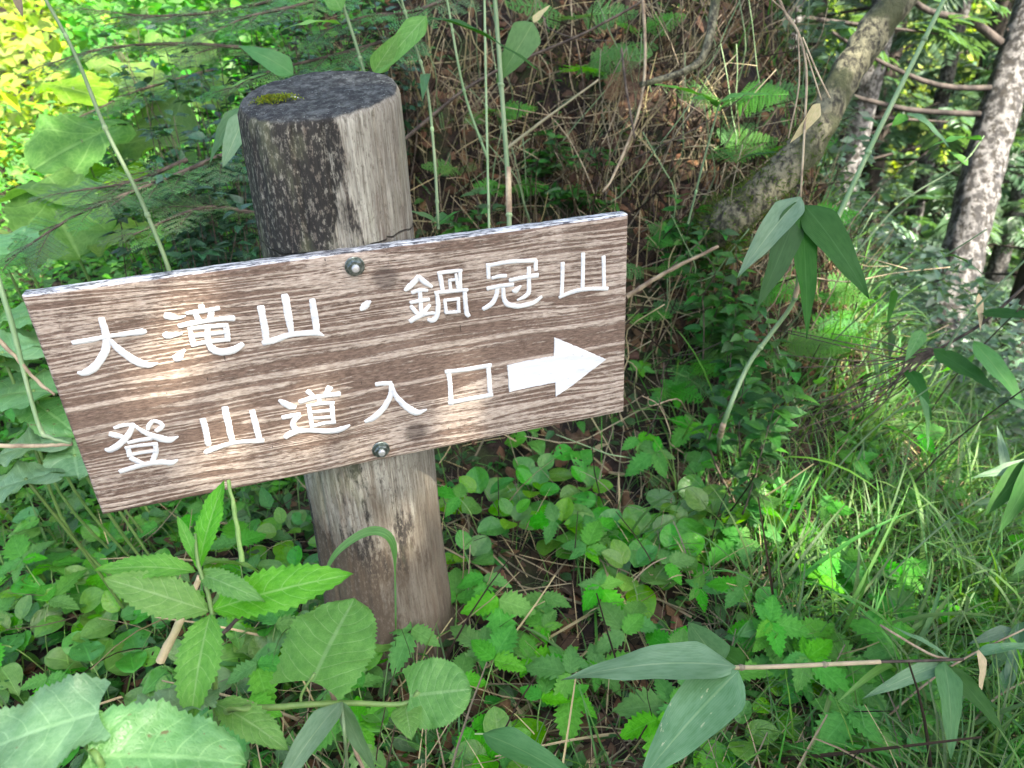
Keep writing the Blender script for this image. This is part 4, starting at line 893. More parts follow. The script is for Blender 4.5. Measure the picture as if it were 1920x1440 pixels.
stalk('green stalk with pale nodes rising behind the board, broad drooping leaf on top', [U(955, 470, 1.62), U(953, 350, 1.62), U(940, 160, 1.62), U(928, 0, 1.6), U(920, -80, 1.6)], .0056, .0045, nodes=3,
      leaves=[((805, 32), (1018, 76), 1.45, 1.4, 42, 'sasa_dark', (0, 1, .45)), ((1000, 42), (942, 142), 1.62, 1.6, 62, 'sasa', (.4, .1, 1)), ((800, 30), (700, 135), 1.45, 1.42, 44, 'serrate', (.5, .4, .7)), ((1000, 42), (1028, 2), 1.62, 1.62, 18, 'straw')])
stalk('thin jointed green stem just right of the log top', [U(822, 430, 1.5), U(815, 300, 1.5), U(800, 160, 1.5), U(770, 60, 1.48), U(745, -30, 1.45)], .0032, .0024, nodes=4, leaves=[((822, 420), (780, 380), 1.5, 1.45, 22), ((822, 420), (862, 388), 1.5, 1.45, 20), ((800, 138), (790, 150), 1.5, 1.4, 20)], sheath=False)
stalk('pale green straight stem left of the tallest bank stalk', [U(918, 470, 1.75), U(912, 200, 1.75), U(908, -30, 1.75)], .003, .0026, nodes=3, sheath=False)
stalk('slender stem leaning over the bank from the log\'s right side', [U(915, 300, 1.7), U(870, 170, 1.66), U(835, -20, 1.6)], .003, .0024, nodes=3, sheath=False)
stalk('long pale green cane slanting across the forest at upper right', [U(1570, 410, 1.55), U(1640, 260, 1.5), U(1720, 100, 1.45), U(1800, -60, 1.4)], .0052, .0042, nodes=2, sheath=False)
stalk('thin cane with yellowish nodding leaves in front of the right birch', [U(1600, 480, 1.9), U(1690, 380, 1.85), U(1800, 310, 1.85), U(1845, 255, 1.85)], .0026, .0018, nodes=3, leaves=[((1840, 262), (1750, 240), 1.85, 1.75, 30, 'sasa', (0, 1, .3)), ((1815, 310), (1790, 275), 1.85, 1.85, 24, 'serrate'), ((1700, 215), (1672, 232), 1.8, 1.8, 26, 'serrate'), ((1700, 212), (1790, 240), 1.8, 1.7, 22, 'sasa_pale')], sheath=False)
stalk('green and white jointed cane rising right of the arrow under the hanging leaves', [gp(1345, 850), U(1355, 800, 1.52), U(1400, 690, 1.5), U(1450, 620, 1.47), U(1490, 560, 1.42), U(1500, 480, 1.35)], .0052, .0035, nodes=3)
stalk('cane at the bank edge with two green leaves spread like wings', [U(1290, 420, 1.75), U(1320, 300, 1.7), U(1350, 190, 1.66)], .0026, .002, nodes=2, leaves=[((1350, 195), (1235, 140), 1.66, 1.55, 40, 'serrate', (0, 1, .6)), ((1350, 190), (1440, 150), 1.66, 1.6, 22, 'serrate'), ((1345, 200), (1300, 150), 1.66, 1.5, 20), ((1380, 305), (1450, 265), 1.7, 1.6, 26, 'sasa_dark')], sheath=False)
# dry hanging stems with dark leaves
t = stalk('four dark green bamboo leaves hanging from dry stems at right', [U(1430, -80, 1.2), U(1470, 20, 1.19), U(1496, 60, 1.18), U(1512, 130, 1.17), U(1508, 250, 1.16), U(1501, 370, 1.15)], .0026, .0016, 'drystem', nodes=2, name='hanging_bamboo', cat='bamboo', sheath=False,
      leaves=[((1502, 368), (1390, 488), 1.15, 1.08, 58, 'sasa_pale', (-.3, .3, .9)), ((1500, 378), (1432, 578), 1.15, 1.10, 64, 'sasa_dark', (.1, -.4, 1)), ((1502, 385), (1525, 630), 1.15, 1.12, 50, 'sasa_dark', (.1, -.3, 1)), ((1508, 384), (1645, 542), 1.15, 1.10, 72, 'sasa_dark', (.3, -.4, .9)), ((1500, 372), (1462, 388), 1.16, 1.22, 30, 'sasa_dark')])
for pts in ([(1496, 60), (1498, 160), (1478, 260)], [(1505, 70), (1530, 130), (1556, 184)], [(1512, 100), (1528, 150), (1540, 188)], [(1470, 20), (1440, -10), (1420, -60)]):
    put_tube('twig', smooth_path([U(a, b, 1.17) for a, b in pts], 8), .0014, 'drystem', t, 5)
leaf_px('dry_leaf', 'sasa', 'straw', t, (1538, 194), (1496, 262), 1.17, 1.15, 26, VIEWR*.4+RW[:, 2], 1)
# fallen bamboo with pale leaves at the lower right
t = stalk('dead bamboo stem lying across the lower right with four large dull green leaves', [U(1340, 1252, 1.05), U(1450, 1250, 1.07), U(1650, 1241, 1.10)], .0032, .0032, 'straw', nodes=2, name='fallen_bamboo', cat='bamboo', sheath=False,
      leaves=[((1380, 1250), (1080, 1205), 1.05, 1.02, 88, 'sasa_pale', (0, 1, .6)), ((1350, 1248), (1290, 1160), 1.06, 1.12, 74, 'sasa', (-.3, .9, .4)), ((1385, 1258), (1190, 1440), 1.04, .96, 120, 'sasa_pale', (0, .9, .5)), ((1395, 1252), (1300, 1180), 1.06, 1.12, 60, 'sasa_dark', (0, .9, .4))])
put_tube('branch', smooth_path([U(1650, 1241, 1.10), U(1760, 1238, 1.12), U(1806, 1236, 1.13)], 6), .0022, 'twig', t, 5)
put_tube('branch', smooth_path([U(1780, 1236, 1.13), U(1740, 1225, 1.13), U(1650, 1172, 1.15)], 6), .002, 'drystem', t, 5)
leaf_px('leaf', 'sasa', 'sasa', t, (1770, 1240), (1805, 1400), 1.12, 1.0, 52, VIEWUP*.5+RW[:, 2])
leaf_px('leaf', 'sasa', 'sasa_pale', t, (1770, 1245), (1640, 1285), 1.12, 1.08, 34, VIEWUP+RW[:, 2])
leaf_px('leaf', 'sasa', 'sasa_dark', t, (1780, 1250), (1890, 1370), 1.12, 1.05, 44, VIEWUP+RW[:, 2])
leaf_px('dry_leaf', 'sasa', 'straw', t, (1835, 1218), (1860, 1300), 1.12, 1.08, 26, VIEWUP*.3+RW[:, 2]+VIEWR*.5)
t = thing('bamboo_leaf', 'bamboo', U(905, 1375, 1.0), 'dull dark green bamboo leaf lying flat at the bottom edge, centre')
put_tube('stalk', [U(890, 1376, 1.0), U(915, 1376, 1.0)], .0012, 'culm', t, 5)
leaf_px('leaf', 'sasa', 'sasa', t, (905, 1375), (1130, 1455), 1.0, .93, 62, VIEWUP*.9+RW[:, 2]*.6)
# bamboo behind the log top and right side clump
stalk('green bamboo top with broad leaves just above the log at the top edge', [U(690, 160, 1.5), U(660, 60, 1.48), U(625, -40, 1.45)], .0034, .003, nodes=2,
      leaves=[((640, 45), (530, 22), 1.45, 1.35, 30, 'serrate', (0, 1, .5)), ((640, 20), (600, -60), 1.45, 1.4, 50, 'serrate', (.3, .3, 1)), ((700, 135), (752, 60), 1.45, 1.42, 40, 'serrate', (.6, .3, .7)), ((550, 140), (455, 66), 1.4, 1.36, 52, 'sasa', (.1, .4, .9)), ((650, 128), (545, 138), 1.38, 1.34, 26, 'sasa_pale', (0, 1, .3)),
              ((452, 200), (376, 278), 1.4, 1.35, 32, 'sasa', (0, .6, .8)), ((462, 212), (416, 305), 1.38, 1.32, 48, 'sasa_pale', (.2, .3, .9)), ((500, 138), (430, 155), 1.4, 1.35, 30, 'serrate', (0, 1, .3))], sheath=False)
for (lab, pts, lv) in [('bamboo clump with drooping dark leaves at the right edge, mid height', [U(1740, 720, 1.7), U(1810, 600, 1.6), U(1930, 480, 1.5)],
        [((1840, 585), (1960, 590), 1.6, 1.5, 46, 'sasa_dark'), ((1825, 640), (1935, 760), 1.6, 1.5, 50, 'sasa'), ((1750, 655), (1880, 728), 1.65, 1.55, 54, 'sasa_dark'), ((1700, 690), (1760, 760), 1.7, 1.6, 34, 'sasa_dark'), ((1730, 620), (1700, 672), 1.7, 1.65, 28, 'serrate'), ((1835, 550), (1842, 620), 1.6, 1.58, 14, 'straw')]),
        ('leafy bamboo tip hanging in from the right edge below middle', [U(2050, 760, 1.3), U(1960, 850, 1.3), U(1900, 900, 1.32)],
        [((1930, 870), (1850, 960), 1.3, 1.25, 46, 'sasa_dark'), ((1960, 850), (1880, 990), 1.3, 1.2, 44, 'sasa_dark'), ((1940, 900), (1960, 1020), 1.3, 1.22, 50, 'sasa'), ((1970, 1010), (1905, 1070), 1.3, 1.25, 40, 'serrate'), ((1960, 870), (1830, 880), 1.3, 1.3, 30, 'sasa_pale')]),
        ('bamboo twig with curled leaves low at the right edge', [U(2050, 1100, 1.3), U(1950, 1160, 1.3), U(1880, 1190, 1.32)],
        [((1930, 1165), (1860, 1260), 1.3, 1.25, 30, 'sasa'), ((1960, 1150), (1960, 1240), 1.3, 1.22, 40, 'sasa_dark'), ((1900, 1180), (1820, 1200), 1.3, 1.3, 26, 'sasa_pale')])]:
    stalk(lab, pts, .003, .002, nodes=3, leaves=lv, sheath=False)
# thin canes leaning over the right slope
for i, (a, b, d0, d1) in enumerate([((1500, 700), (1850, 430), 1.7, 1.6), ((1560, 780), (1700, 590), 1.6, 1.6), ((1480, 820), (1740, 660), 1.6, 1.7), ((1600, 1150), (1960, 860), 1.3, 1.3), ((1560, 1440), (1960, 1160), 1.1, 1.2), ((1650, 980), (1960, 700), 1.5, 1.4), ((1400, 900), (1560, 690), 1.55, 1.5), ((1760, 1440), (1960, 1260), 1.1, 1.2), ((1700, 840), (1930, 560), 1.6, 1.5), ((1500, 960), (1780, 700), 1.5, 1.5)]):
    p0 = gp(*a); root_ = thing('thin_cane', 'cane', p0); e = U(*b, d1); mid = (p0+e)/2+VIEWUP*.03
    Q = smooth_path([p0, mid, e], 12); put_tube('culm', Q, np.linspace(.0022, .0014, len(Q)), ('culm', 'drystem', 'twig')[i % 3], root_, 6)
    for k in range(3):
        q = Q[int(len(Q)*(.55+.14*k))]; put('leaf', 'sasa', random.choice(('sasa', 'sasa_pale', 'serrate')), frame(q, nrm(e-p0)+rv(.7)+np.array([0, 0, -.3]), np.array([0, 0, 1])+rv(.3), .11, .11*.9), root_)
    note(root_, 'thin bamboo cane leaning', (p0+e)/2, 'thin canes leaning over the right slope')

# grass blade in front of the log
b0 = gp(742, 1215); t = thing('arching_grass_blade', 'grass', b0, 'single green grass blade arching across the front of the log foot')
Q = smooth_path([b0, U(742, 1190, .98), U(741, 1090, .96), U(737, 1020, .95), U(712, 996, .94), U(676, 1002, .93), U(632, 1035, .92), U(608, 1075, .92)], 28)
V = []; uvs = []
for i, q in enumerate(Q):
    f = i/(len(Q)-1); w = (.0011 if f < .35 else .0011+.0046*math.sin(math.pi*min(1, (f-.35)/.65)**.7)**.8); sd = nrm(np.cross(Q[min(i+1, len(Q)-1)]-Q[max(i-1, 0)], RW[:, 2]+VIEWUP*.5))
    V += [q-sd*w, q-VIEWUP*w*.3, q+sd*w]; uvs += [(f, 0), (f, .5), (f, 1)]
F = [(i*3+j, i*3+j+1, i*3+j+4, i*3+j+3) for i in range(len(Q)-1) for j in range(2)]
link('blade', mesh_from('blade', np.array(V)-np.array(t.location), F, M['grass'], uvs, np.zeros(len(V))), t)

def tuft(px, py, s, n, mat='grass', lean=0.0, phrase='tuft of arching green grass', grp='grass tufts on the slope'):
    p = gp(px, py); root_ = thing('grass_tuft', 'grass', p)
    for k in range(n):
        a = random.random()*6.28; ln = s*random.uniform(.6, 1.15); tl = random.uniform(.05, .5)
        d = np.array([math.cos(a)*tl+lean, math.sin(a)*tl-lean*.4, 1.0]); n_ = np.array([math.cos(a), math.sin(a), 0])
        Z = nrm(d); Y = nrm(n_-Z*n_.dot(Z)); X = np.cross(Y, Z)
        Mt = np.eye(4); Mt[:3, 0] = X*ln*random.uniform(.9, 1.4); Mt[:3, 1] = Y*ln; Mt[:3, 2] = Z*ln; Mt[:3, 3] = p+rv(.012)*[1, 1, 0]
        put('blade', 'arc', mat, Mt, root_)
    note(root_, phrase, p+np.array([0, 0, s*.4]), grp)
for q in scatter_px(36, (1260, 820, 2150, 1520), 60): tuft(q[0], q[1], random.uniform(.2, .38), random.randint(9, 13), lean=.3)
for q in [(1560, 680), (1600, 640), (1620, 720), (1570, 760), (1650, 700), (1590, 600), (1540, 700), (1610, 590), (1640, 660), (1580, 640), (1660, 760), (1600, 800), (1690, 690), (1550, 640), (1630, 840)]: tuft(q[0], q[1], random.uniform(.22, .32), 12, lean=.35)
for q in [(30, 1000), (110, 1060), (10, 1180), (60, 1400), (340, 1010), (520, 960), (470, 1000), (560, 1200), (90, 960), (-40, 1250), (300, 470), (430, 520), (250, 560), (1170, 1060), (1080, 1190), (1120, 1300), (1260, 700), (1190, 720)]: tuft(q[0], q[1], random.uniform(.12, .24), 7)
for q in scatter_px(9, (1120, 860, 1420, 1180), 60)+scatter_px(5, (850, 880, 1150, 1000), 60): tuft(q[0], q[1]+30, random.uniform(.10, .2), 6, 'straw', phrase='tuft of dry straw-coloured grass', grp='dry grass tufts')

# ------------------------------------------------------------------ left side: butterbur, hemlock branches, shrubs
def fuki(px, py, d, rpx, nn, roll, mat='fuki'):
    c = U(px, py, d); R_ = .86*rpx*d/FPX; n_ = nrm(VIEWR*nn[0]+VIEWUP*nn[1]+RW[:, 2]*nn[2])
    dv = nrm(VIEWR*math.cos(roll)+VIEWUP*math.sin(roll)-RW[:, 2]*.2); dv = nrm(dv-n_*dv.dot(n_))
    gx_, gy_ = c[0]+.05, c[1]+.08; p = np.array([gx_, gy_, float(H(gx_, gy_))]); root_ = thing('butterbur', 'butterbur plant', p)
    b = c-dv*R_*.3; put_tube('stalk', smooth_path([p, (p+b)/2+rv(.02), b], 8), .0028, 'stem', root_, 6)
    put('leaf', 'fuki', mat, frame(c-dv*R_, dv, n_, R_*2, R_*2.1), root_)
    note(root_, 'big round butterbur leaf', c, 'butterbur leaves left of the log')
for a in [(150, 165, 2.3, 75, (0, .9, .6), -.9), (245, 140, 2.5, 75, (.3, .8, .5), -1.2), (285, 235, 2.3, 95, (-.3, .5, .9), 2.6), (130, 270, 2.1, 92, (.2, .6, .8), -2.2), (60, 355, 1.9, 110, (0, .9, .5), 3.0), (115, 410, 1.8, 105, (.3, .7, .6), -1.4), (200, 330, 2.2, 80, (-.1, .8, .5), -.6),
          (330, 300, 2.2, 60, (-.4, .6, .7), 2.2), (235, 440, 1.8, 80, (0, .9, .5), -2.4), (390, 170, 2.4, 60, (0, .7, .7), -1), (340, 90, 2.7, 70, (.1, .8, .6), -1.2), (10, 470, 1.6, 80, (.1, .9, .5), -1)]: fuki(*a)
for a in [(20, 460, 1.5, 62, (0, .8, .7), -1.6), (60, 585, 1.45, 70, (0, .9, .5), -2.4), (60, 650, 1.4, 75, (.1, .9, .5), -2.0), (40, 730, 1.35, 80, (.1, .9, .5), -2.6), (100, 775, 1.35, 68, (.2, .9, .5), -1.2), (45, 835, 1.3, 60, (0, .9, .5), -2.4), (-20, 660, 1.35, 80, (0, .9, .5), -2.4), (140, 860, 1.3, 60, (0, .9, .5), -1.4), (30, 900, 1.25, 60, (0, .9, .5), -2.2)]:
    fuki(*a, mat='broad')
def hemlock(label, pts, d0, d1, s, n, seedv=0, grp=True):
    Q = smooth_path([U(a, b, d0+(d1-d0)*i/(len(pts)-1)) for i, (a, b) in enumerate(pts)], 16)
    root_ = thing('hemlock_branch', 'conifer branch', Q[0], label, 'hemlock branches at the left'); put_tube('branch', Q, np.linspace(.006, .0015, len(Q)), 'twig', root_, 6)
    for k in range(n):
        f = (k+.6)/n; i = min(len(Q)-2, int(f*(len(Q)-1))); d = nrm(Q[i+1]-Q[i]); upv = nrm(np.array([0, 0, 1])+rv(.12))
        sd = nrm(np.cross(d, upv))*(1 if k % 2 else -1)
        Mt = frame(Q[i], d*.8+sd*(.9*(1-f*.5))+np.array([0, 0, -.12]), upv+RW[:, 2]*.25, s*(1.1-.5*f)*random.uniform(.8, 1.15))
        v_ = random.randrange(3); key = ('spr', v_)
        if key not in MESHCACHE:
            MESHCACHE[key] = (mesh_from('spray', *SPR[v_][0][:2], M['needle'], SPR[v_][0][2], np.full(len(SPR[v_][0][0]), .4)), mesh_from('spray_twig', *SPR[v_][1][:2], M['twig'], SPR[v_][1][2], np.zeros(len(SPR[v_][1][0]))))
        a, b = MESHCACHE[key]; o = link('needle_spray', a, root_); o.matrix_local = Matrix.Translation(-root_.location) @ Matrix(Mt.tolist()); link('twig', b, o)
for a in [('dark hemlock branch sweeping left above the butterbur leaves', [(520, 95), (350, 82), (200, 90), (90, 120)], 2.1, 1.9, .19, 12),
          ('hemlock branch along the top edge left of the log', [(560, -10), (420, 20), (290, 30), (190, 20)], 2.2, 1.9, .2, 12),
          ('small bright hemlock tip hanging above the log\'s left shoulder', [(640, -20), (560, 10), (470, 30), (400, 60)], 1.9, 1.7, .15, 10),
          ('low hemlock branch pointing down-left from the log top', [(420, 290), (300, 340), (150, 400), (10, 490)], 1.75, 1.45, .17, 13),
          ('bright hemlock spray in the middle left beside the thin stalk', [(350, 300), (250, 340), (130, 360)], 1.8, 1.6, .15, 8),
          ('dark hemlock branch hidden beside the log\'s left edge', [(480, 400), (380, 390), (250, 440)], 1.7, 1.5, .15, 8),
          ('hemlock branch slanting through the butterbur leaves', [(400, 130), (260, 170), (150, 220)], 2.5, 2.2, .18, 9),
          ('hemlock branch directly behind the log top', [(780, 60), (640, 100), (520, 130), (420, 170)], 2.0, 1.8, .2, 10),
          ('hemlock branch over the bank at the top edge', [(900, -30), (780, 20), (690, 30), (600, 60)], 2.0, 1.9, .17, 9)]: hemlock(*a)
def shrub(px, py, d, h, n, mat='shrub', phrase='dark glossy small-leaved shrub', ls=.038):
    c = U(px, py, d); gz = float(H(c[0], c[1])); p = np.array([c[0], c[1]+.02, gz]); root_ = thing('shrub', 'shrub', p)
    A = Acc()
    for k in range(n):
        a = random.random()*6.28; e = c+np.array([math.cos(a)*h*.5, math.sin(a)*h*.35, random.uniform(-.5, .6)*h]); Q = smooth_path([p+rv(.02)*[1, 1, 0], (p+e)/2+rv(.04), e], 10)
        put_tube('twig', Q, np.linspace(.003, .0008, len(Q)), 'twig', root_, 5)
        for j in range(len(Q)//2-1, len(Q)):
            for s_ in range(4):
                dd = nrm(np.array([random.gauss(0, 1), random.gauss(0, 1), .2])); l_ = ls*random.uniform(.7, 1.2); A.add(P['under'][0], frame(Q[j]+dd*.005, dd, np.array([0, 0, 1])+rv(.3), l_, l_*.9))
    V, F, uv, R_ = np.vstack(A.V)-p, np.vstack(A.F), np.vstack(A.UV), np.concatenate(A.R)
    link('foliage', mesh_from('foliage', V, F, M[mat], uv, R_), root_)['kind'] = 'stuff'; note(root_, phrase, c, 'small-leaved shrubs')
for a in [(300, 130, 2.3, .22, 12), (350, 190, 2.0, .2, 12), (370, 260, 1.9, .18, 12), (300, 400, 1.7, .18, 12), (400, 400, 1.7, .18, 14), (430, 330, 1.8, .2, 12), (400, 470, 1.6, .14, 10), (600, 90, 2.0, .2, 12), (700, 50, 2.1, .22, 12), (430, 120, 2.2, .2, 12), (500, 60, 2.2, .2, 12)]: shrub(*a)
for a in [(1350, 560, 1.9, .10, 6), (1400, 620, 1.8, .10, 6), (1100, 350, 2.1, .12, 7), (1330, 480, 1.9, .13, 8), (1020, 280, 2.2, .12, 7), (1430, 760, 1.6, .12, 8), (880, 400, 2.0, .11, 6), (1290, 420, 2.0, .1, 6)]: shrub(*a[:4], 5, mat='under', phrase='light green small-leaved sapling', ls=.045)
for a in [(190, 200, 2.7, .2, 10), (230, 60, 3.4, .25, 12), (180, 290, 2.5, .15, 8)]: shrub(*a, mat='canopy', phrase='pale leafy bush in sunlight', ls=.05)

# sticks beside the board's left edge
for lab, pts, r_, mt in [('tan jointed twig bending down the board\'s left edge to its corner', [(-20, 470), (20, 600), (70, 790), (95, 820), (134, 832)], .0042, 'culm'), ('pale dry twig crossing the jointed one left of the board', [(-20, 620), (30, 670), (70, 715), (103, 740)], .0034, 'drystem'), ('straight grey-brown stick pointing at the board\'s lower left edge', [(-60, 836), (60, 836), (136, 833)], .0036, 'drystem'),
        ('broken brown stick leaning in front of the ground cover left of the log foot', [(300, 1240), (345, 1150), (375, 1080)], .0062, 'straw'), ('dark thin stick slanting beside the log foot', [(415, 1190), (460, 1150), (510, 1128)], .003, 'twig'), ('yellow-green bare stem standing left of the log under the board', [(455, 1060), (440, 960), (428, 900)], .0036, 'stem'),
        ('pale bare stick slanting over the bank from lower left to upper right', [(948, 280), (1020, 225), (1122, 150)], .0042, 'straw'), ('grey broken branch poking out right of the board', [(1175, 556), (1250, 510), (1347, 462)], .0055, 'drystem'), ('dry stalk at the lower edge leaning left of the bottom shoot', [(612, 1270), (650, 1370), (690, 1460)], .003, 'drystem'),
        ('crooked lichen-grey branch over the top of the bank', [(1345, -20), (1325, 90), (1290, 130), (1200, 160)], .012, 'bark'), ('long brown branch slanting behind the bank stems', [(760, 260), (900, 150), (1100, 60), (1260, -30)], .0045, 'twig'), ('curving brown rootlet stem on the bank', [(1205, -10), (1210, 120), (1195, 220), (1150, 330), (1130, 360)], .0042, 'drystem')]:
    dd = {True: 1.12, False: 1.9}[pts[0][0] < 150]
    if 'log foot' in lab or 'under the board' in lab: dd = 1.0
    if 'lower edge' in lab: dd = .85
    if 'poking' in lab: dd = 1.6
    Q = smooth_path([U(a, b, dd) for a, b in pts], 18); V, F, uv = tube(Q, np.linspace(r_, r_*.6, len(Q)), 8)
    V = V+0.0006*np.sin(V[:, [1, 2, 0]]*400)
    o = link('stick', mesh_from('stick', V-Q[0], F, M[mt], uv, np.zeros(len(V)))); o.location = Vector(Q[0]); o['label'] = lab; o['category'] = 'stick'
# brown conifer twig hanging on the bank
Q = smooth_path([U(1165, 90, 1.9), U(1175, 170, 1.88), U(1190, 260, 1.86)], 8); t = thing('dead_conifer_twig', 'twig', Q[0], 'rust-brown dead conifer twig hanging on the bank above the board')
put_tube('twig', Q, .003, 'twig', t, 5)
V, F, uv = SPR[0][0]; me = mesh_from('dead_spray', V, F, M['dead'], uv, np.zeros(len(V)))
for a in range(3):
    o = link('dead_needles', me, t); o.matrix_local = Matrix.Translation(-t.location) @ Matrix(frame(Q[1+a], np.array([.6*(-1)**a, -.2, -1]), RW[:, 2]+rv(.2), .085).tolist())

# bare twiggy branch over the right slope
t = thing('dead_branch', 'dead branch', U(1760, 655, 1.7), 'dark bare twiggy branch fanning left over the sunlit grass')
for k in range(15):
    e = (random.uniform(1420, 1600), random.uniform(600, 850)); m_ = ((1760+e[0])/2+random.uniform(-20, 20), (655+e[1])/2+random.uniform(0, 30))
    Q = smooth_path([U(1765, 652, 1.7), U(1740-random.random()*40, 665+random.random()*12, 1.69), U(m_[0], m_[1], 1.7), U(e[0], e[1], 1.72+random.uniform(-.1, .1))], 14)
    tw = put_tube('twig', Q, np.linspace(.0024, .0009, len(Q)), 'twig', t, 5)
put_tube('branch', smooth_path([U(1765, 652, 1.7), U(1850, 600, 1.65), U(1960, 500, 1.6)], 10), .0034, 'twig', t, 6)
# dead leaves lying about
def deadleaf(px, py, s, mat='dead', kind='dead', phrase='curled brown dead leaf'):
    p = gp(px, py); g = gnormal(p[0], p[1]); a = random.random()*6.28; d = np.array([math.cos(a), math.sin(a), 0]); d = d-g*d.dot(g)
    me = pmesh(kind, random.randrange(len(P[kind])), mat); o = link('dead_leaf', me); o.matrix_world = Matrix(frame(p+g*.018, d, g+rv(.35), s*1.25).tolist()); o['category'] = 'dead leaf'
    note(o, phrase, p, 'dead leaves on the ground')
for q in scatter_px(34, (840, 1120, 1260, 1480), 30)+scatter_px(26, (840, 840, 1300, 1050), 32)+scatter_px(22, (850, 250, 1420, 420), 40)+scatter_px(12, (150, 1130, 640, 1300), 40)+scatter_px(16, (1250, 900, 1800, 1480), 60): deadleaf(q[0], q[1], random.uniform(.04, .075))
for q in [(1190, 815), (1250, 808), (1140, 840), (1110, 990), (1010, 900), (960, 920), (1180, 900), (1240, 900), (1080, 1400), (1140, 1420), (960, 1370)]: deadleaf(q[0], q[1], random.uniform(.06, .09), 'straw', 'sasa', 'pale dry bamboo leaf lying')

# dry stems on the bank, each one an object
stem_meshes = []
for i in range(10):
    R_ = np.random.RandomState(60+i); pts = [np.array([0, 0, 0.])]; 
    for k in range(4): pts.append(pts[-1]+np.array([R_.randn()*.06, R_.randn()*.06, .25]))
    V, F, uv = tube(smooth_path(pts, 12), np.linspace(.0048, .0028, 13), 5); stem_meshes.append(mesh_from('stem', V, F, M[('drystem', 'straw', 'drystem', 'culm', 'twig')[i % 5]], uv, np.zeros(len(V))))
cnt = 0
for q in scatter_px(150, (780, 60, 1450, 470), 12)+scatter_px(60, (1170, 420, 1500, 900), 16):
    p = gp(*q); g = gnormal(p[0], p[1]); s_ = random.uniform(.14, .42)
    d = nrm(np.array([random.gauss(.0, .35), -.25+random.gauss(0, .25), 1.0]) if random.random() < .65 else np.array([random.gauss(0, 1), -.3, random.gauss(0, .6)]))
    o = link('dry_stem', random.choice(stem_meshes)); f = frame(p+g*.01, np.cross(d, (random.gauss(0, 1), random.gauss(0, 1), .2)), d, s_*.9); z_ = d; x_ = nrm(np.cross(z_, (0.3, 1, 0.1))); y_ = np.cross(z_, x_)
    Mt = np.eye(4); Mt[:3, 0] = x_*.42; Mt[:3, 1] = y_*.42; Mt[:3, 2] = z_*s_*1.3; Mt[:3, 3] = p+g*random.uniform(0, .03)
    o.matrix_world = Matrix(Mt.tolist()); o['category'] = 'dry stem'; note(o, 'thin dry stem', p+d*s_*.5, 'dry stems on the bank')

# ------------------------------------------------------------------ trees
def make_trunk(parent, pts, rad, mat, name='trunk', k=28, amp=.06, fq=6, n=60):
    Q = smooth_path(pts, n); rr_ = np.interp(np.linspace(0, 1, len(Q)), np.linspace(0, 1, len(rad)), rad)
    V, F, uv = tube(Q, rr_, k, cap=True); V = V.copy()
    for i in range(len(Q)*k):
        r_ = rr_[i//k]; c = Q[i//k]; d = V[i]-c; q_ = Vector((V[i]/max(r_, .02)*.9).tolist()); f = 1+amp*mnoise.fractal(q_, 1.0, 2.0, 3)
        V[i] = c+d*f
    V = V-np.array(parent.location); return link(name, mesh_from(name, V, F, M[mat], uv, np.zeros(len(V))), parent)
# leaning mossy trunk growing from the bank
b0 = gp(1345, 430)-np.array([0, 0, .05]); b0_tree = b0.copy(); t = thing('leaning_tree', 'tree', b0, 'mossy leaning tree trunk growing out of the bank at upper right')
D = 1.95
make_trunk(t, [b0+np.array([-.05, .15, -.05]), U(1345, 430, D+.05), U(1400, 385, D), U(1462, 330, D), U(1528, 250, D), U(1580, 150, D), U(1640, 60, D), U(1700, -20, D), U(1760, -150, D+.1), U(1830, -500, D+.3)], [.050, .048, .046, .042, .042, .040, .039, .041, .038, .035], 'bark', amp=.22)
put_tube('branch', smooth_path([U(1610, 70, D), U(1560, 60, D-.05), U(1500, 55, D-.1)], 8), [.016]*3+[.008]*4, 'bark', t, 8) if False else None
# crown of the leaning tree, above the frame
A = Acc(); c = U(1850, -520, D+.5)
for i in range(1500):
    q = c+np.array([random.gauss(0, .5), random.gauss(0, .5), random.gauss(.1, .3)]); A.add(P['dia'][0], frame(q, rv(1), rv(.5)+np.array([0, 0, 1]), .09, .09))
V = np.vstack(A.V)-np.array(t.location); link('crown', mesh_from('crown', V, np.vstack(A.F), M['canopy'], np.vstack(A.UV), np.concatenate(A.R)), t)
# birch at the right
D = 4.2; pb = U(1735, 720, D); t = thing('birch_tree', 'tree', (pb[0]-.2, pb[1], float(H(pb[0]-.2, pb[1]))), 'thick grey birch trunk with rough patches at the right edge')
make_trunk(t, [np.array(t.location)-np.array([.1, 0, .2]), U(1690, 860, D), U(1738, 700, D), U(1795, 520, D), U(1840, 330, D), U(1885, 170, D), U(1940, 0, D), U(2000, -250, D), U(2080, -700, D)], [.13, .12, .115, .11, .107, .10, .09, .08, .07], 'birch', amp=.12, n=80, k=36)
for pts, r_ in [([(1890, 165), (1760, 160), (1640, 110), (1560, 60)], .017), ([(1850, 215), (1700, 205), (1560, 172), (1440, 168)], .017), ([(1875, 80), (1820, 40), (1740, 20), (1690, -20)], .026), ([(1890, 60), (1960, 10), (2050, -40)], .02)]:
    Q = smooth_path([U(a, b, D-.1*i) for i, (a, b) in enumerate(pts)], 14); put_tube('branch', Q, np.linspace(r_, r_*.45, len(Q)), 'darkbark', t, 8)
A = Acc(); c = U(2080, -760, D)
for i in range(3000):
    q = c+np.array([random.gauss(0, .9), random.gauss(0, .9), random.gauss(.2, .5)]); A.add(P['dia'][0], frame(q, rv(1), rv(.5)+np.array([0, 0, 1]), .1, .1))
V = np.vstack(A.V)-np.array(t.location); link('crown', mesh_from('crown', V, np.vstack(A.F), M['canopy'], np.vstack(A.UV), np.concatenate(A.R)), t)

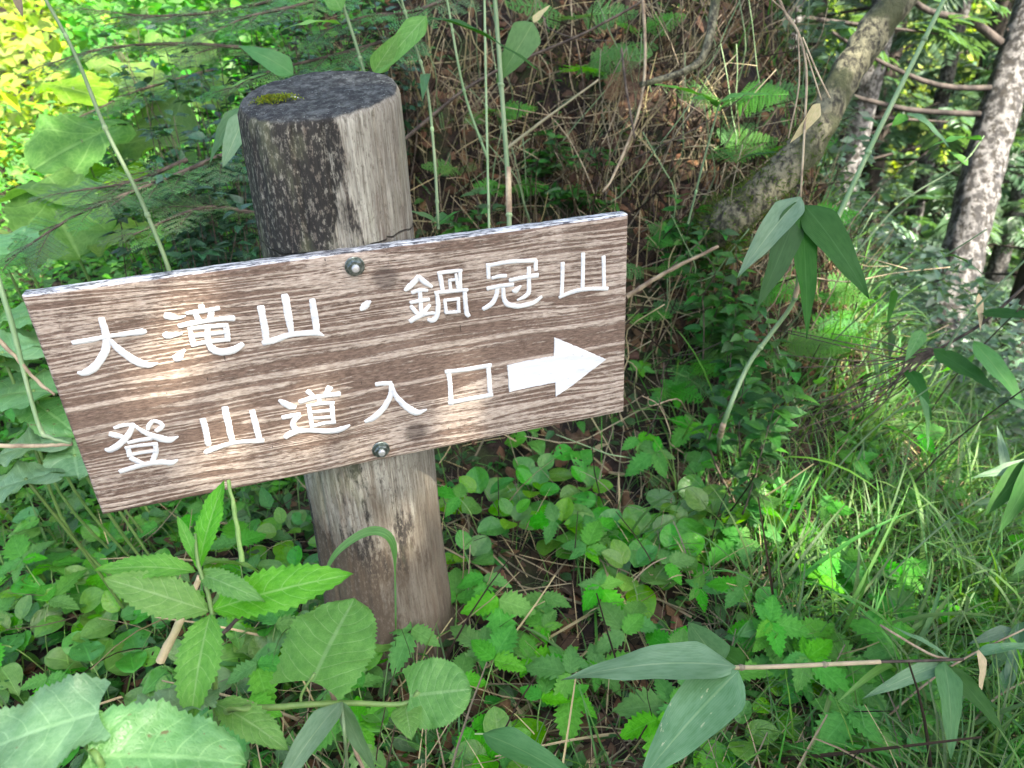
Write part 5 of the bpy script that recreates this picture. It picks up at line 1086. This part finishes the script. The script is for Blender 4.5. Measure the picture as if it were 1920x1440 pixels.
def conifer(x, y, ht, lean=(0, 0), r=.1, dens=150, low=.05, label=None, crownr=1.5, mat='forest', tmat='darkbark', dome=False):
    gz = float(H(x, y)); t = thing('forest_tree', 'tree', (x, y, gz), label); p = np.array([x, y, gz])
    make_trunk(t, [p-np.array([0, 0, .3]), p+np.array([lean[0]*.3, lean[1]*.3, ht*.4]), p+np.array([lean[0], lean[1], ht])], [r*1.15, r*.85, r*.2], tmat, k=14, amp=.1, n=24)
    A = Acc(); B_ = Acc()
    for i in range(dens):
        f = low+(1-low)*random.random()**.9; a = random.random()*6.28; L_ = crownr*(1-f)**.7*random.uniform(.5, 1)+.25; o_ = p+np.array([lean[0]*f, lean[1]*f, ht*f]); d = np.array([math.cos(a), math.sin(a), -.15])
        u = random.uniform(.25, .85)
        for k in range(3): A.add(FSP[(i+k) % 2], frame(o_+d*L_*(u+.15*k)+rv(.05), d+rv(.35), np.array([0, 0, 1])+rv(.25), random.uniform(.22, .48)))
        if i % 2 == 0: B_.add(tube([o_, o_+d*L_*.5, o_+d*L_], [.014, .009, .004], 4), np.eye(4), .5)
    V = np.vstack(A.V)-p; cr = link('crown', mesh_from('crown', V, np.vstack(A.F), M[mat], np.vstack(A.UV), np.concatenate(A.R)), t)
    V = np.vstack(B_.V)-p; link('branches', mesh_from('branches', V, np.vstack(B_.F), M['darkbark'], np.vstack(B_.UV), np.concatenate(B_.R)), t)['kind'] = 'stuff'
    if label is None: note(t, 'dark forest conifer', U(*proj(p+np.array([0, 0, ht*.5]))[:2], 5), 'forest conifers down the slope')
    return t
def at_px(px, y, py=300):
    r_ = ray(px, py); return r_[0]/r_[1]*y
for i, (px, y, ht, r, lean) in enumerate([(1560, 5.5, 7, .10, (.9, 0)), (1440, 4.2, 6, .09, (.15, 0)), (1640, 8, 9, .12, (0, 0)), (1720, 7, 8, .08, (.3, 0)), (1500, 9, 9, .12, (0, 0)), (1800, 9.5, 9, .14, (.2, 0)), (1900, 7.5, 8, .10, (.5, 0)), (1980, 6, 8, .12, (.4, 0)), (1600, 12, 10, .14, (0, 0)), (1700, 14, 10, .15, (0, 0)), (1840, 13, 10, .15, (0, 0)), (1960, 12, 10, .16, (0, 0)), (1470, 14, 11, .16, (0, 0)), (1560, 17, 11, .16, (0, 0)), (1780, 18, 12, .16, (0, 0)), (2100, 9, 9, .14, (0, 0)), (2250, 7, 8, .14, (0, 0)), (1890, 17, 12, .15, (0, 0))]):
    conifer(at_px(px, y), y, ht, lean, r, dens=85 if y > 6 else 45, crownr=1.7 if y > 6 else 1.0, tmat='birch' if i in (0, 1, 3, 6) else 'darkbark')
# tall tree added unseen behind the photographer's right: its crown shades the near ground
tt = thing('added_shade_tree', 'tree', (4.6, -2.6, float(H(4.6, -2.6))), 'tall broadleaf tree added outside the view, its crown shading the near ground')
p = np.array(tt.location)
cc = np.array([1.12, 1.55, .5])+6.2*np.array(SUN_TO)
make_trunk(tt, [p-np.array([0, 0, .3]), p+np.array([-.3, .2, 2.5]), cc+np.array([.2, -.3, -.6])], [.22, .17, .08], 'birch', k=16, n=20)
for a in range(7):
    e = cc+np.array([math.cos(a*.9)*2.0, math.sin(a*.9)*2.0, random.uniform(-.1, .4)]); put_tube('branch', smooth_path([cc+np.array([.2, -.3, -.8]), (cc+e)/2+np.array([0, 0, .1]), e], 8), np.linspace(.06, .015, 8)[:7] if False else .03, 'birch', tt, 7)
A = Acc(); rngc = np.random.RandomState(5); cl = []
ex = nrm(np.cross(SUN_TO, (0, 0, 1))); ey = np.cross(SUN_TO, ex)
for i in range(240):
    a = rngc.rand()*6.28; rr_ = 2.15*math.sqrt(rngc.rand()); cl.append(cc+ex*math.cos(a)*rr_+ey*math.sin(a)*rr_+np.array(SUN_TO)*rngc.randn()*.35)
HOLES = [(U(330, 610, .95), .075), (U(250, 560, .95), .05), (U(1090, 735, 1.05), .09), (U(980, 760, 1.02), .06), (gp(1300, 230), .10), (gp(1340, 290), .07), (gp(1600, 640), .26), (gp(1620, 760), .2), (gp(1800, 950), .13), (gp(1850, 1400), .10), (gp(1370, 980), .12), (gp(1420, 1080), .08), (gp(1560, 1000), .09), (gp(1150, 230), .06), (gp(1700, 1150), .08)]  # gaps left in the added crown so sun patches land on these points
SUNV = np.array(SUN_TO)
for i in range(19000):
    q = cl[rngc.randint(len(cl))]+rngc.randn(3)*.19
    if any(np.linalg.norm(np.cross(q-h_, SUNV)) < r_+.03 and (k_ > 3 or rngc.rand() < .55) for k_, (h_, r_) in enumerate(HOLES)): continue
    A.add(P['dia'][0], frame(q, rngc.randn(3), rngc.randn(3)*.5+np.array([0, 0, 1]), .15, .15), rngc.rand())
V = np.vstack(A.V)-p; link('crown', mesh_from('crown', V, np.vstack(A.F), M['canopy'], np.vstack(A.UV), np.concatenate(A.R)), tt)

# ------------------------------------------------------------------ stuff nobody could count
def polar(n, r0, r1, a0, a1, pw=1.0):
    th = np.radians(rs.uniform(a0, a1, n)); r = np.exp(rs.uniform(math.log(r0), math.log(r1), n)); return r*np.sin(th), r*np.cos(th)
def stuff(name, label, cat, A, mat):
    o = link(name, A.mesh(name, M[mat])); o['kind'] = 'stuff'; o['label'] = label; o['category'] = cat; return o
def batch(A, protos, pts, dirs, ups, Ls, Ws, R_=None):
    """vectorised placement of many small copies"""
    n = len(pts); d = dirs/np.linalg.norm(dirs, axis=1)[:, None]; x = np.cross(d, ups); x /= np.linalg.norm(x, axis=1)[:, None]+1e-9; z = np.cross(x, d)
    which = rs.randint(0, len(protos), n)
    for w, (V, F, uv) in enumerate(protos):
        s_ = np.where(which == w)[0]
        if len(s_) == 0: continue
        W_ = pts[s_][:, None]+V[None, :, 0:1]*(x[s_]*Ws[s_][:, None])[:, None]+V[None, :, 1:2]*(d[s_]*Ls[s_][:, None])[:, None]+V[None, :, 2:3]*(z[s_]*Ls[s_][:, None])[:, None]
        m_ = len(V); FF = F[None]+(np.arange(len(s_))*m_)[:, None, None]; FF = np.where(np.broadcast_to(F[None] < 0, FF.shape), -1, FF+A.n)
        if FF.shape[2] == 3: FF = np.concatenate([FF, -np.ones(FF.shape[:2]+(1,), int)], 2)
        A.V.append(W_.reshape(-1, 3)); A.F.append(FF.reshape(-1, 4)); A.UV.append(np.tile(uv, (len(s_), 1))); A.R.append(np.repeat(rs.rand(len(s_)) if R_ is None else R_[s_], m_)); A.n += m_*len(s_)
def gn(x, y):
    e = .02; g = np.stack([-(H(x+e, y)-H(x-e, y))/(2*e), -(H(x, y+e)-H(x, y-e))/(2*e), np.ones_like(x)], 1); return g/np.linalg.norm(g, axis=1)[:, None]
def bankmask(x, y): return sst(-.85, -.2, x+.22*(y-2))*(1-sst(.75, 1.3, x-.1*(y-2)))*sst(1.75, 2.0, y)
# litter
x, y = polar(9000, .45, 4.0, -60, 60); n = len(x); g = gn(x, y); pts = np.stack([x, y, H(x, y)], 1)+g*rs.uniform(.002, .02, n)[:, None]
dr = np.cross(g, rs.randn(n, 3)); A = Acc(); sz = rs.uniform(.015, .05, n); low_dead = [leafgrid(w_ovate(.34), 3, 2, -.6, .4, seed=i) for i in range(3)]
batch(A, low_dead, pts, dr, g+rs.randn(n, 3)*.35, sz, sz); stuff('leaf_litter', 'brown leaf litter covering the soil between the plants', 'leaf litter', A, 'dead')
x, y = polar(4500, 1.7, 3.2, -16, 34); k = bankmask(x, y) > .3; x, y = x[k], y[k]; n = len(x); g = gn(x, y); pts = np.stack([x, y, H(x, y)], 1)+g*rs.uniform(.002, .03, n)[:, None]
sz = rs.uniform(.02, .06, n); A = Acc(); batch(A, low_dead, pts, np.cross(g, rs.randn(n, 3)), g+rs.randn(n, 3)*.5, sz, sz*.9); stuff('bank_litter', 'reddish-brown dead leaves caught on the bank', 'leaf litter', A, 'dead')
# dry stalks and rootlets
x, y = polar(13000, .6, 3.4, -35, 45); k = (rs.rand(len(x)) < .06+.9*bankmask(x, y)); x, y = x[k], y[k]; n = len(x); g = gn(x, y); pts = np.stack([x, y, H(x, y)], 1)+g*rs.uniform(.0, .03, n)[:, None]
bm = bankmask(x, y)[:, None]; dr = np.where(rs.rand(n, 1) < .6*bm, np.array([0, -.35, 1.])+rs.randn(n, 3)*.35, np.cross(g, rs.randn(n, 3))+g*.25); A = Acc()
sp_ = [tube([(0, 0, 0), (.05, .3, .02), (-.03, .65, .05), (.02, 1, -.02)], [1, .9, .7, .5], 3)]
sp_ = [(V*[1, 1, 1], F, uv) for V, F, uv in [leafgrid(lambda t: .012*(1-t*.6), 4, 2, 1.0, .25, seed=1), leafgrid(lambda t: .009*(1-t*.5), 4, 2, 1.0, -.3, seed=2)]]
ln = rs.uniform(.06, .26, n); batch(A, sp_, pts, dr, g+rs.randn(n, 3)*.5, ln, ln); stuff('dry_stalks', 'tangle of thin dry stalks and rootlets over the bank', 'dry stalks', A, 'straw')
x, y = polar(11000, .6, 3.4, -35, 45); k = (rs.rand(len(x)) < .03+.9*bankmask(x, y)); x, y = x[k], y[k]; n = len(x); g = gn(x, y); pts = np.stack([x, y, H(x, y)], 1)+g*rs.uniform(.0, .04, n)[:, None]
dr = np.where(rs.rand(n, 1) < .5, np.array([0, -.35, 1.])+rs.randn(n, 3)*.5, np.cross(g, rs.randn(n, 3))+g*.2); A = Acc(); ln = rs.uniform(.08, .3, n); batch(A, sp_, pts, dr, g+rs.randn(n, 3)*.5, ln, ln*.9); stuff('rootlets', 'dark brown rootlets and dead twigs hanging down the bank', 'roots', A, 'root')
# moss on the bank
x, y = polar(26000, 1.7, 3.3, -18, 38); cm = np.sin(x*5+1)*np.sin(y*6)+np.sin(x*11+y*7)*.5; k = (bankmask(x, y) > .4) & (cm > .15); x, y = x[k], y[k]; n = len(x); g = gn(x, y); pts = np.stack([x, y, H(x, y)], 1)+g*rs.uniform(.0, .012, n)[:, None]
A = Acc(); sz = rs.uniform(.010, .024, n); batch(A, P['dia'], pts, g+rs.randn(n, 3)*.6, rs.randn(n, 3), sz, sz*.35); stuff('bank_moss', 'green moss cushions on the steep bank', 'moss', A, 'moss2')
A = Acc(); Qm = smooth_path([b0_tree, U(1345, 430, 2.0), U(1400, 385, 1.95), U(1462, 330, 1.95), U(1528, 250, 1.95)], 60); n = 9000; f = rs.rand(n)**1.6; ii = (f*(len(Qm)-1)).astype(int)
dv = rs.randn(n, 3); dv /= np.linalg.norm(dv, axis=1)[:, None]; pts = Qm[ii]+dv*(.044+.04*(1-f)[:, None]*rs.rand(n, 1))*np.where(f[:, None] < .35, 1.1, .98); k = (rs.rand(n) < 1-f*.8); pts, dv = pts[k], dv[k]; n = len(pts)
sz = rs.uniform(.008, .02, n); batch(A, P['dia'], pts, dv+rs.randn(n, 3)*.6, rs.randn(n, 3), sz, sz*.35); stuff('trunk_moss', 'thick moss round the foot of the leaning trunk', 'moss', A, 'moss2')
# undergrowth leaves
x, y = polar(30000, .42, 5.0, -62, 62); bare = np.exp(-(((x-.10)/.24)**2+((y-1.06)/.26)**2)**2); under_bd = np.exp(-(((x-.1)/.28)**2+((y-1.45)/.22)**2))
k = rs.rand(len(x)) < (1-.93*bare)*(1-.85*under_bd)*(1-.45*bankmask(x, y))*(1-.5*sst(.2, .8, x)*(y < 2.6))*(1-.45*(y < 2)); x, y = x[k], y[k]; n = len(x); g = gn(x, y)
lf = 1-sst(-.7, -.1, x); hh = (rs.rand(n)**1.6)*(.05+.16*lf*sst(1.0, 2.0, y)+.05*sst(.6, 1.5, x)); pts = np.stack([x, y, H(x, y)+.005+hh], 1); dr = rs.randn(n, 3)*[1, 1, .35]; A = Acc(); sz = rs.uniform(.014, .045, n)*(1+.3*lf)
batch(A, P['under']+P['under_s'], pts, dr, np.array([0, -.25, 1.])+rs.randn(n, 3)*.35, sz, sz*.9); stuff('undergrowth', 'low leafy undergrowth carpeting the ground', 'undergrowth', A, 'under')
# grass
x, y = polar(42000, .42, 5.5, -62, 62); right = sst(.15, .8, x); bare = np.exp(-(((x-.10)/.24)**2+((y-1.06)/.26)**2)**2)
k = rs.rand(len(x)) < (.16+.84*right)*(1-.8*bare)*(1-.85*bankmask(x, y)); x, y = x[k], y[k]; n = len(x); pts = np.stack([x, y, H(x, y)], 1)
a = rs.rand(n)*6.28; tl = rs.uniform(.05, .6, n); Z = np.stack([np.cos(a)*tl+.3*sst(.4, 1, x), np.sin(a)*tl-.1, np.ones(n)], 1); Yd = np.stack([np.cos(a), np.sin(a), 0*a], 1); ln = rs.uniform(.06, .24, n)*(.75+.6*sst(.3, 1, x))
Z /= np.linalg.norm(Z, axis=1)[:, None]; Yd = Yd-Z*(Yd*Z).sum(1)[:, None]; A = Acc(); batch(A, P['arclow'], pts, Yd, Z, ln, ln*1.1); stuff('grass', 'fine arching grass over the slope', 'grass', A, 'grass')
x, y = polar(7000, .6, 4, -40, 60); right = sst(.0, .6, x); k = rs.rand(len(x)) < (.2+.6*right); x, y = x[k], y[k]; n = len(x); pts = np.stack([x, y, H(x, y)], 1)
a = rs.rand(n)*6.28; tl = rs.uniform(.2, 1.0, n); Z = np.stack([np.cos(a)*tl, np.sin(a)*tl-.1, np.ones(n)], 1); Yd = np.stack([np.cos(a), np.sin(a), 0*a], 1); ln = rs.uniform(.05, .16, n)
Z /= np.linalg.norm(Z, axis=1)[:, None]; Yd = Yd-Z*(Yd*Z).sum(1)[:, None]; A = Acc(); batch(A, P['arclow'], pts, Yd, Z, ln, ln); stuff('dry_grass', 'dry straw grass mixed into the slope', 'dry grass', A, 'straw')
# taller left thicket
x, y = polar(34000, 1.6, 5.5, -60, -6); k = (x < -.35-.0*y); x, y = x[k], y[k]; n = len(x); pts = np.stack([x, y, H(x, y)+rs.rand(n)*.42*sst(1.3, 2.4, y)], 1); A = Acc(); sz = rs.uniform(.02, .055, n)
batch(A, P['under']+P['under_s'], pts, rs.randn(n, 3)*[1, 1, .4], np.array([.1, -.3, 1.])+rs.randn(n, 3)*.4, sz, sz*.9); stuff('thicket', 'leafy thicket behind and left of the log', 'thicket', A, 'fern')
# sunny meadow at the far left
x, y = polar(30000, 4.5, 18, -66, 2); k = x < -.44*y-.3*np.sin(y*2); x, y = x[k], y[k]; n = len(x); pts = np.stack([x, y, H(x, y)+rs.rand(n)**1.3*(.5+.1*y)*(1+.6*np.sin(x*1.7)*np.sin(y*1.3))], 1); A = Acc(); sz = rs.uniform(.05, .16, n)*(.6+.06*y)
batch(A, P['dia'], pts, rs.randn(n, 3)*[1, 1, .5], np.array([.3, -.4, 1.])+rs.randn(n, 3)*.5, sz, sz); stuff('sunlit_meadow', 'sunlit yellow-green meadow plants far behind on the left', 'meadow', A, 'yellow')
A = Acc()
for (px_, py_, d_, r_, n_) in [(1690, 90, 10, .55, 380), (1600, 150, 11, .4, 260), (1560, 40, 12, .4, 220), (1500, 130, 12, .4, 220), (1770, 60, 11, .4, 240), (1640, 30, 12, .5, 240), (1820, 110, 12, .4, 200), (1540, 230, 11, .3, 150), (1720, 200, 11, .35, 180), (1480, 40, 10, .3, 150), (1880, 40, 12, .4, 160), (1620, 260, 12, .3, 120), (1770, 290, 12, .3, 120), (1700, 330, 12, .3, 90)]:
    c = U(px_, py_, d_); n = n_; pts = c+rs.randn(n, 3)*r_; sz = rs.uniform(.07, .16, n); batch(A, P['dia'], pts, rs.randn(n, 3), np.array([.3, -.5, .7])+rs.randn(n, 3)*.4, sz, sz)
stuff('sun_tinted_leaves', 'small leaves tinted bright as sun glints between the forest trees', 'leaves', A, 'yellow')  # bright spots between the trees, their sunlight put into the leaf colour
x, y = polar(30000, 4.2, 18, -36, 2); k = (x < -.5) & (x > -.50*y); x, y = x[k], y[k]; n = len(x); pts = np.stack([x, y, H(x, y)+rs.rand(n)**1.3*(.5+.1*y)*(1+.6*np.sin(x*1.7)*np.sin(y*1.3))], 1); A = Acc(); sz = rs.uniform(.05, .13, n)*(.6+.06*y)
batch(A, P['under'], pts, rs.randn(n, 3)*[1, 1, .5], np.array([.3, -.4, 1.])+rs.randn(n, 3)*.5, sz, sz); stuff('green_meadow', 'green leafy growth far behind the log on the left', 'meadow', A, 'fern')
# forest floor down the slope
x, y = polar(60000, 3.0, 20, 8, 62); k = x > .9; x, y = x[k], y[k]; n = len(x); pts = np.stack([x, y, H(x, y)+rs.rand(n)**1.5*(.35+.09*y)], 1); A = Acc(); sz = rs.uniform(.03, .09, n)*(.6+.07*y)
batch(A, P['dia'], pts, rs.randn(n, 3)*[1, 1, .3], np.array([.1, -.3, 1.])+rs.randn(n, 3)*.4, sz, sz*.8); stuff('forest_floor_plants', 'low green plants on the forest floor below', 'forest floor', A, 'forest')
# far wood
x, y = polar(70000, 19, 60, -65, 65); n = len(x); top_ = (3+2.5*np.sin(np.arctan2(x, y)*9)+1.5*np.sin(np.arctan2(x, y)*23+1))*(.6+.02*y)
pts = np.stack([x, y, H(x, y)+rs.rand(n)*(top_+3)], 1); A = Acc(); sz = rs.uniform(.5, 1.1, n)*(.5+.02*y)
batch(A, P['dia'], pts, rs.randn(n, 3)*[1, 1, .4], np.array([.3, -.4, .8])+rs.randn(n, 3)*.5, sz*.6, sz*.6); stuff('far_wood', 'leafy wood on the far hillside', 'wood', A, 'forest')
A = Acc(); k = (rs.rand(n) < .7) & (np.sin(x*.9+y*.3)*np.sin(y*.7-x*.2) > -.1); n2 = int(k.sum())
batch(A, P['dia'], pts[k]+np.array([0, -1.2, .6]), rs.randn(n2, 3), np.array([.3, -.4, .8])+rs.randn(n2, 3)*.5, sz[k]*.5, sz[k]*.5); stuff('sun_tinted_treetops', 'leaves tinted bright as if sunlit on the far treetops', 'treetops', A, 'yellow')  # yellow copy of the far wood, sun highlights painted by colour
write_labels()
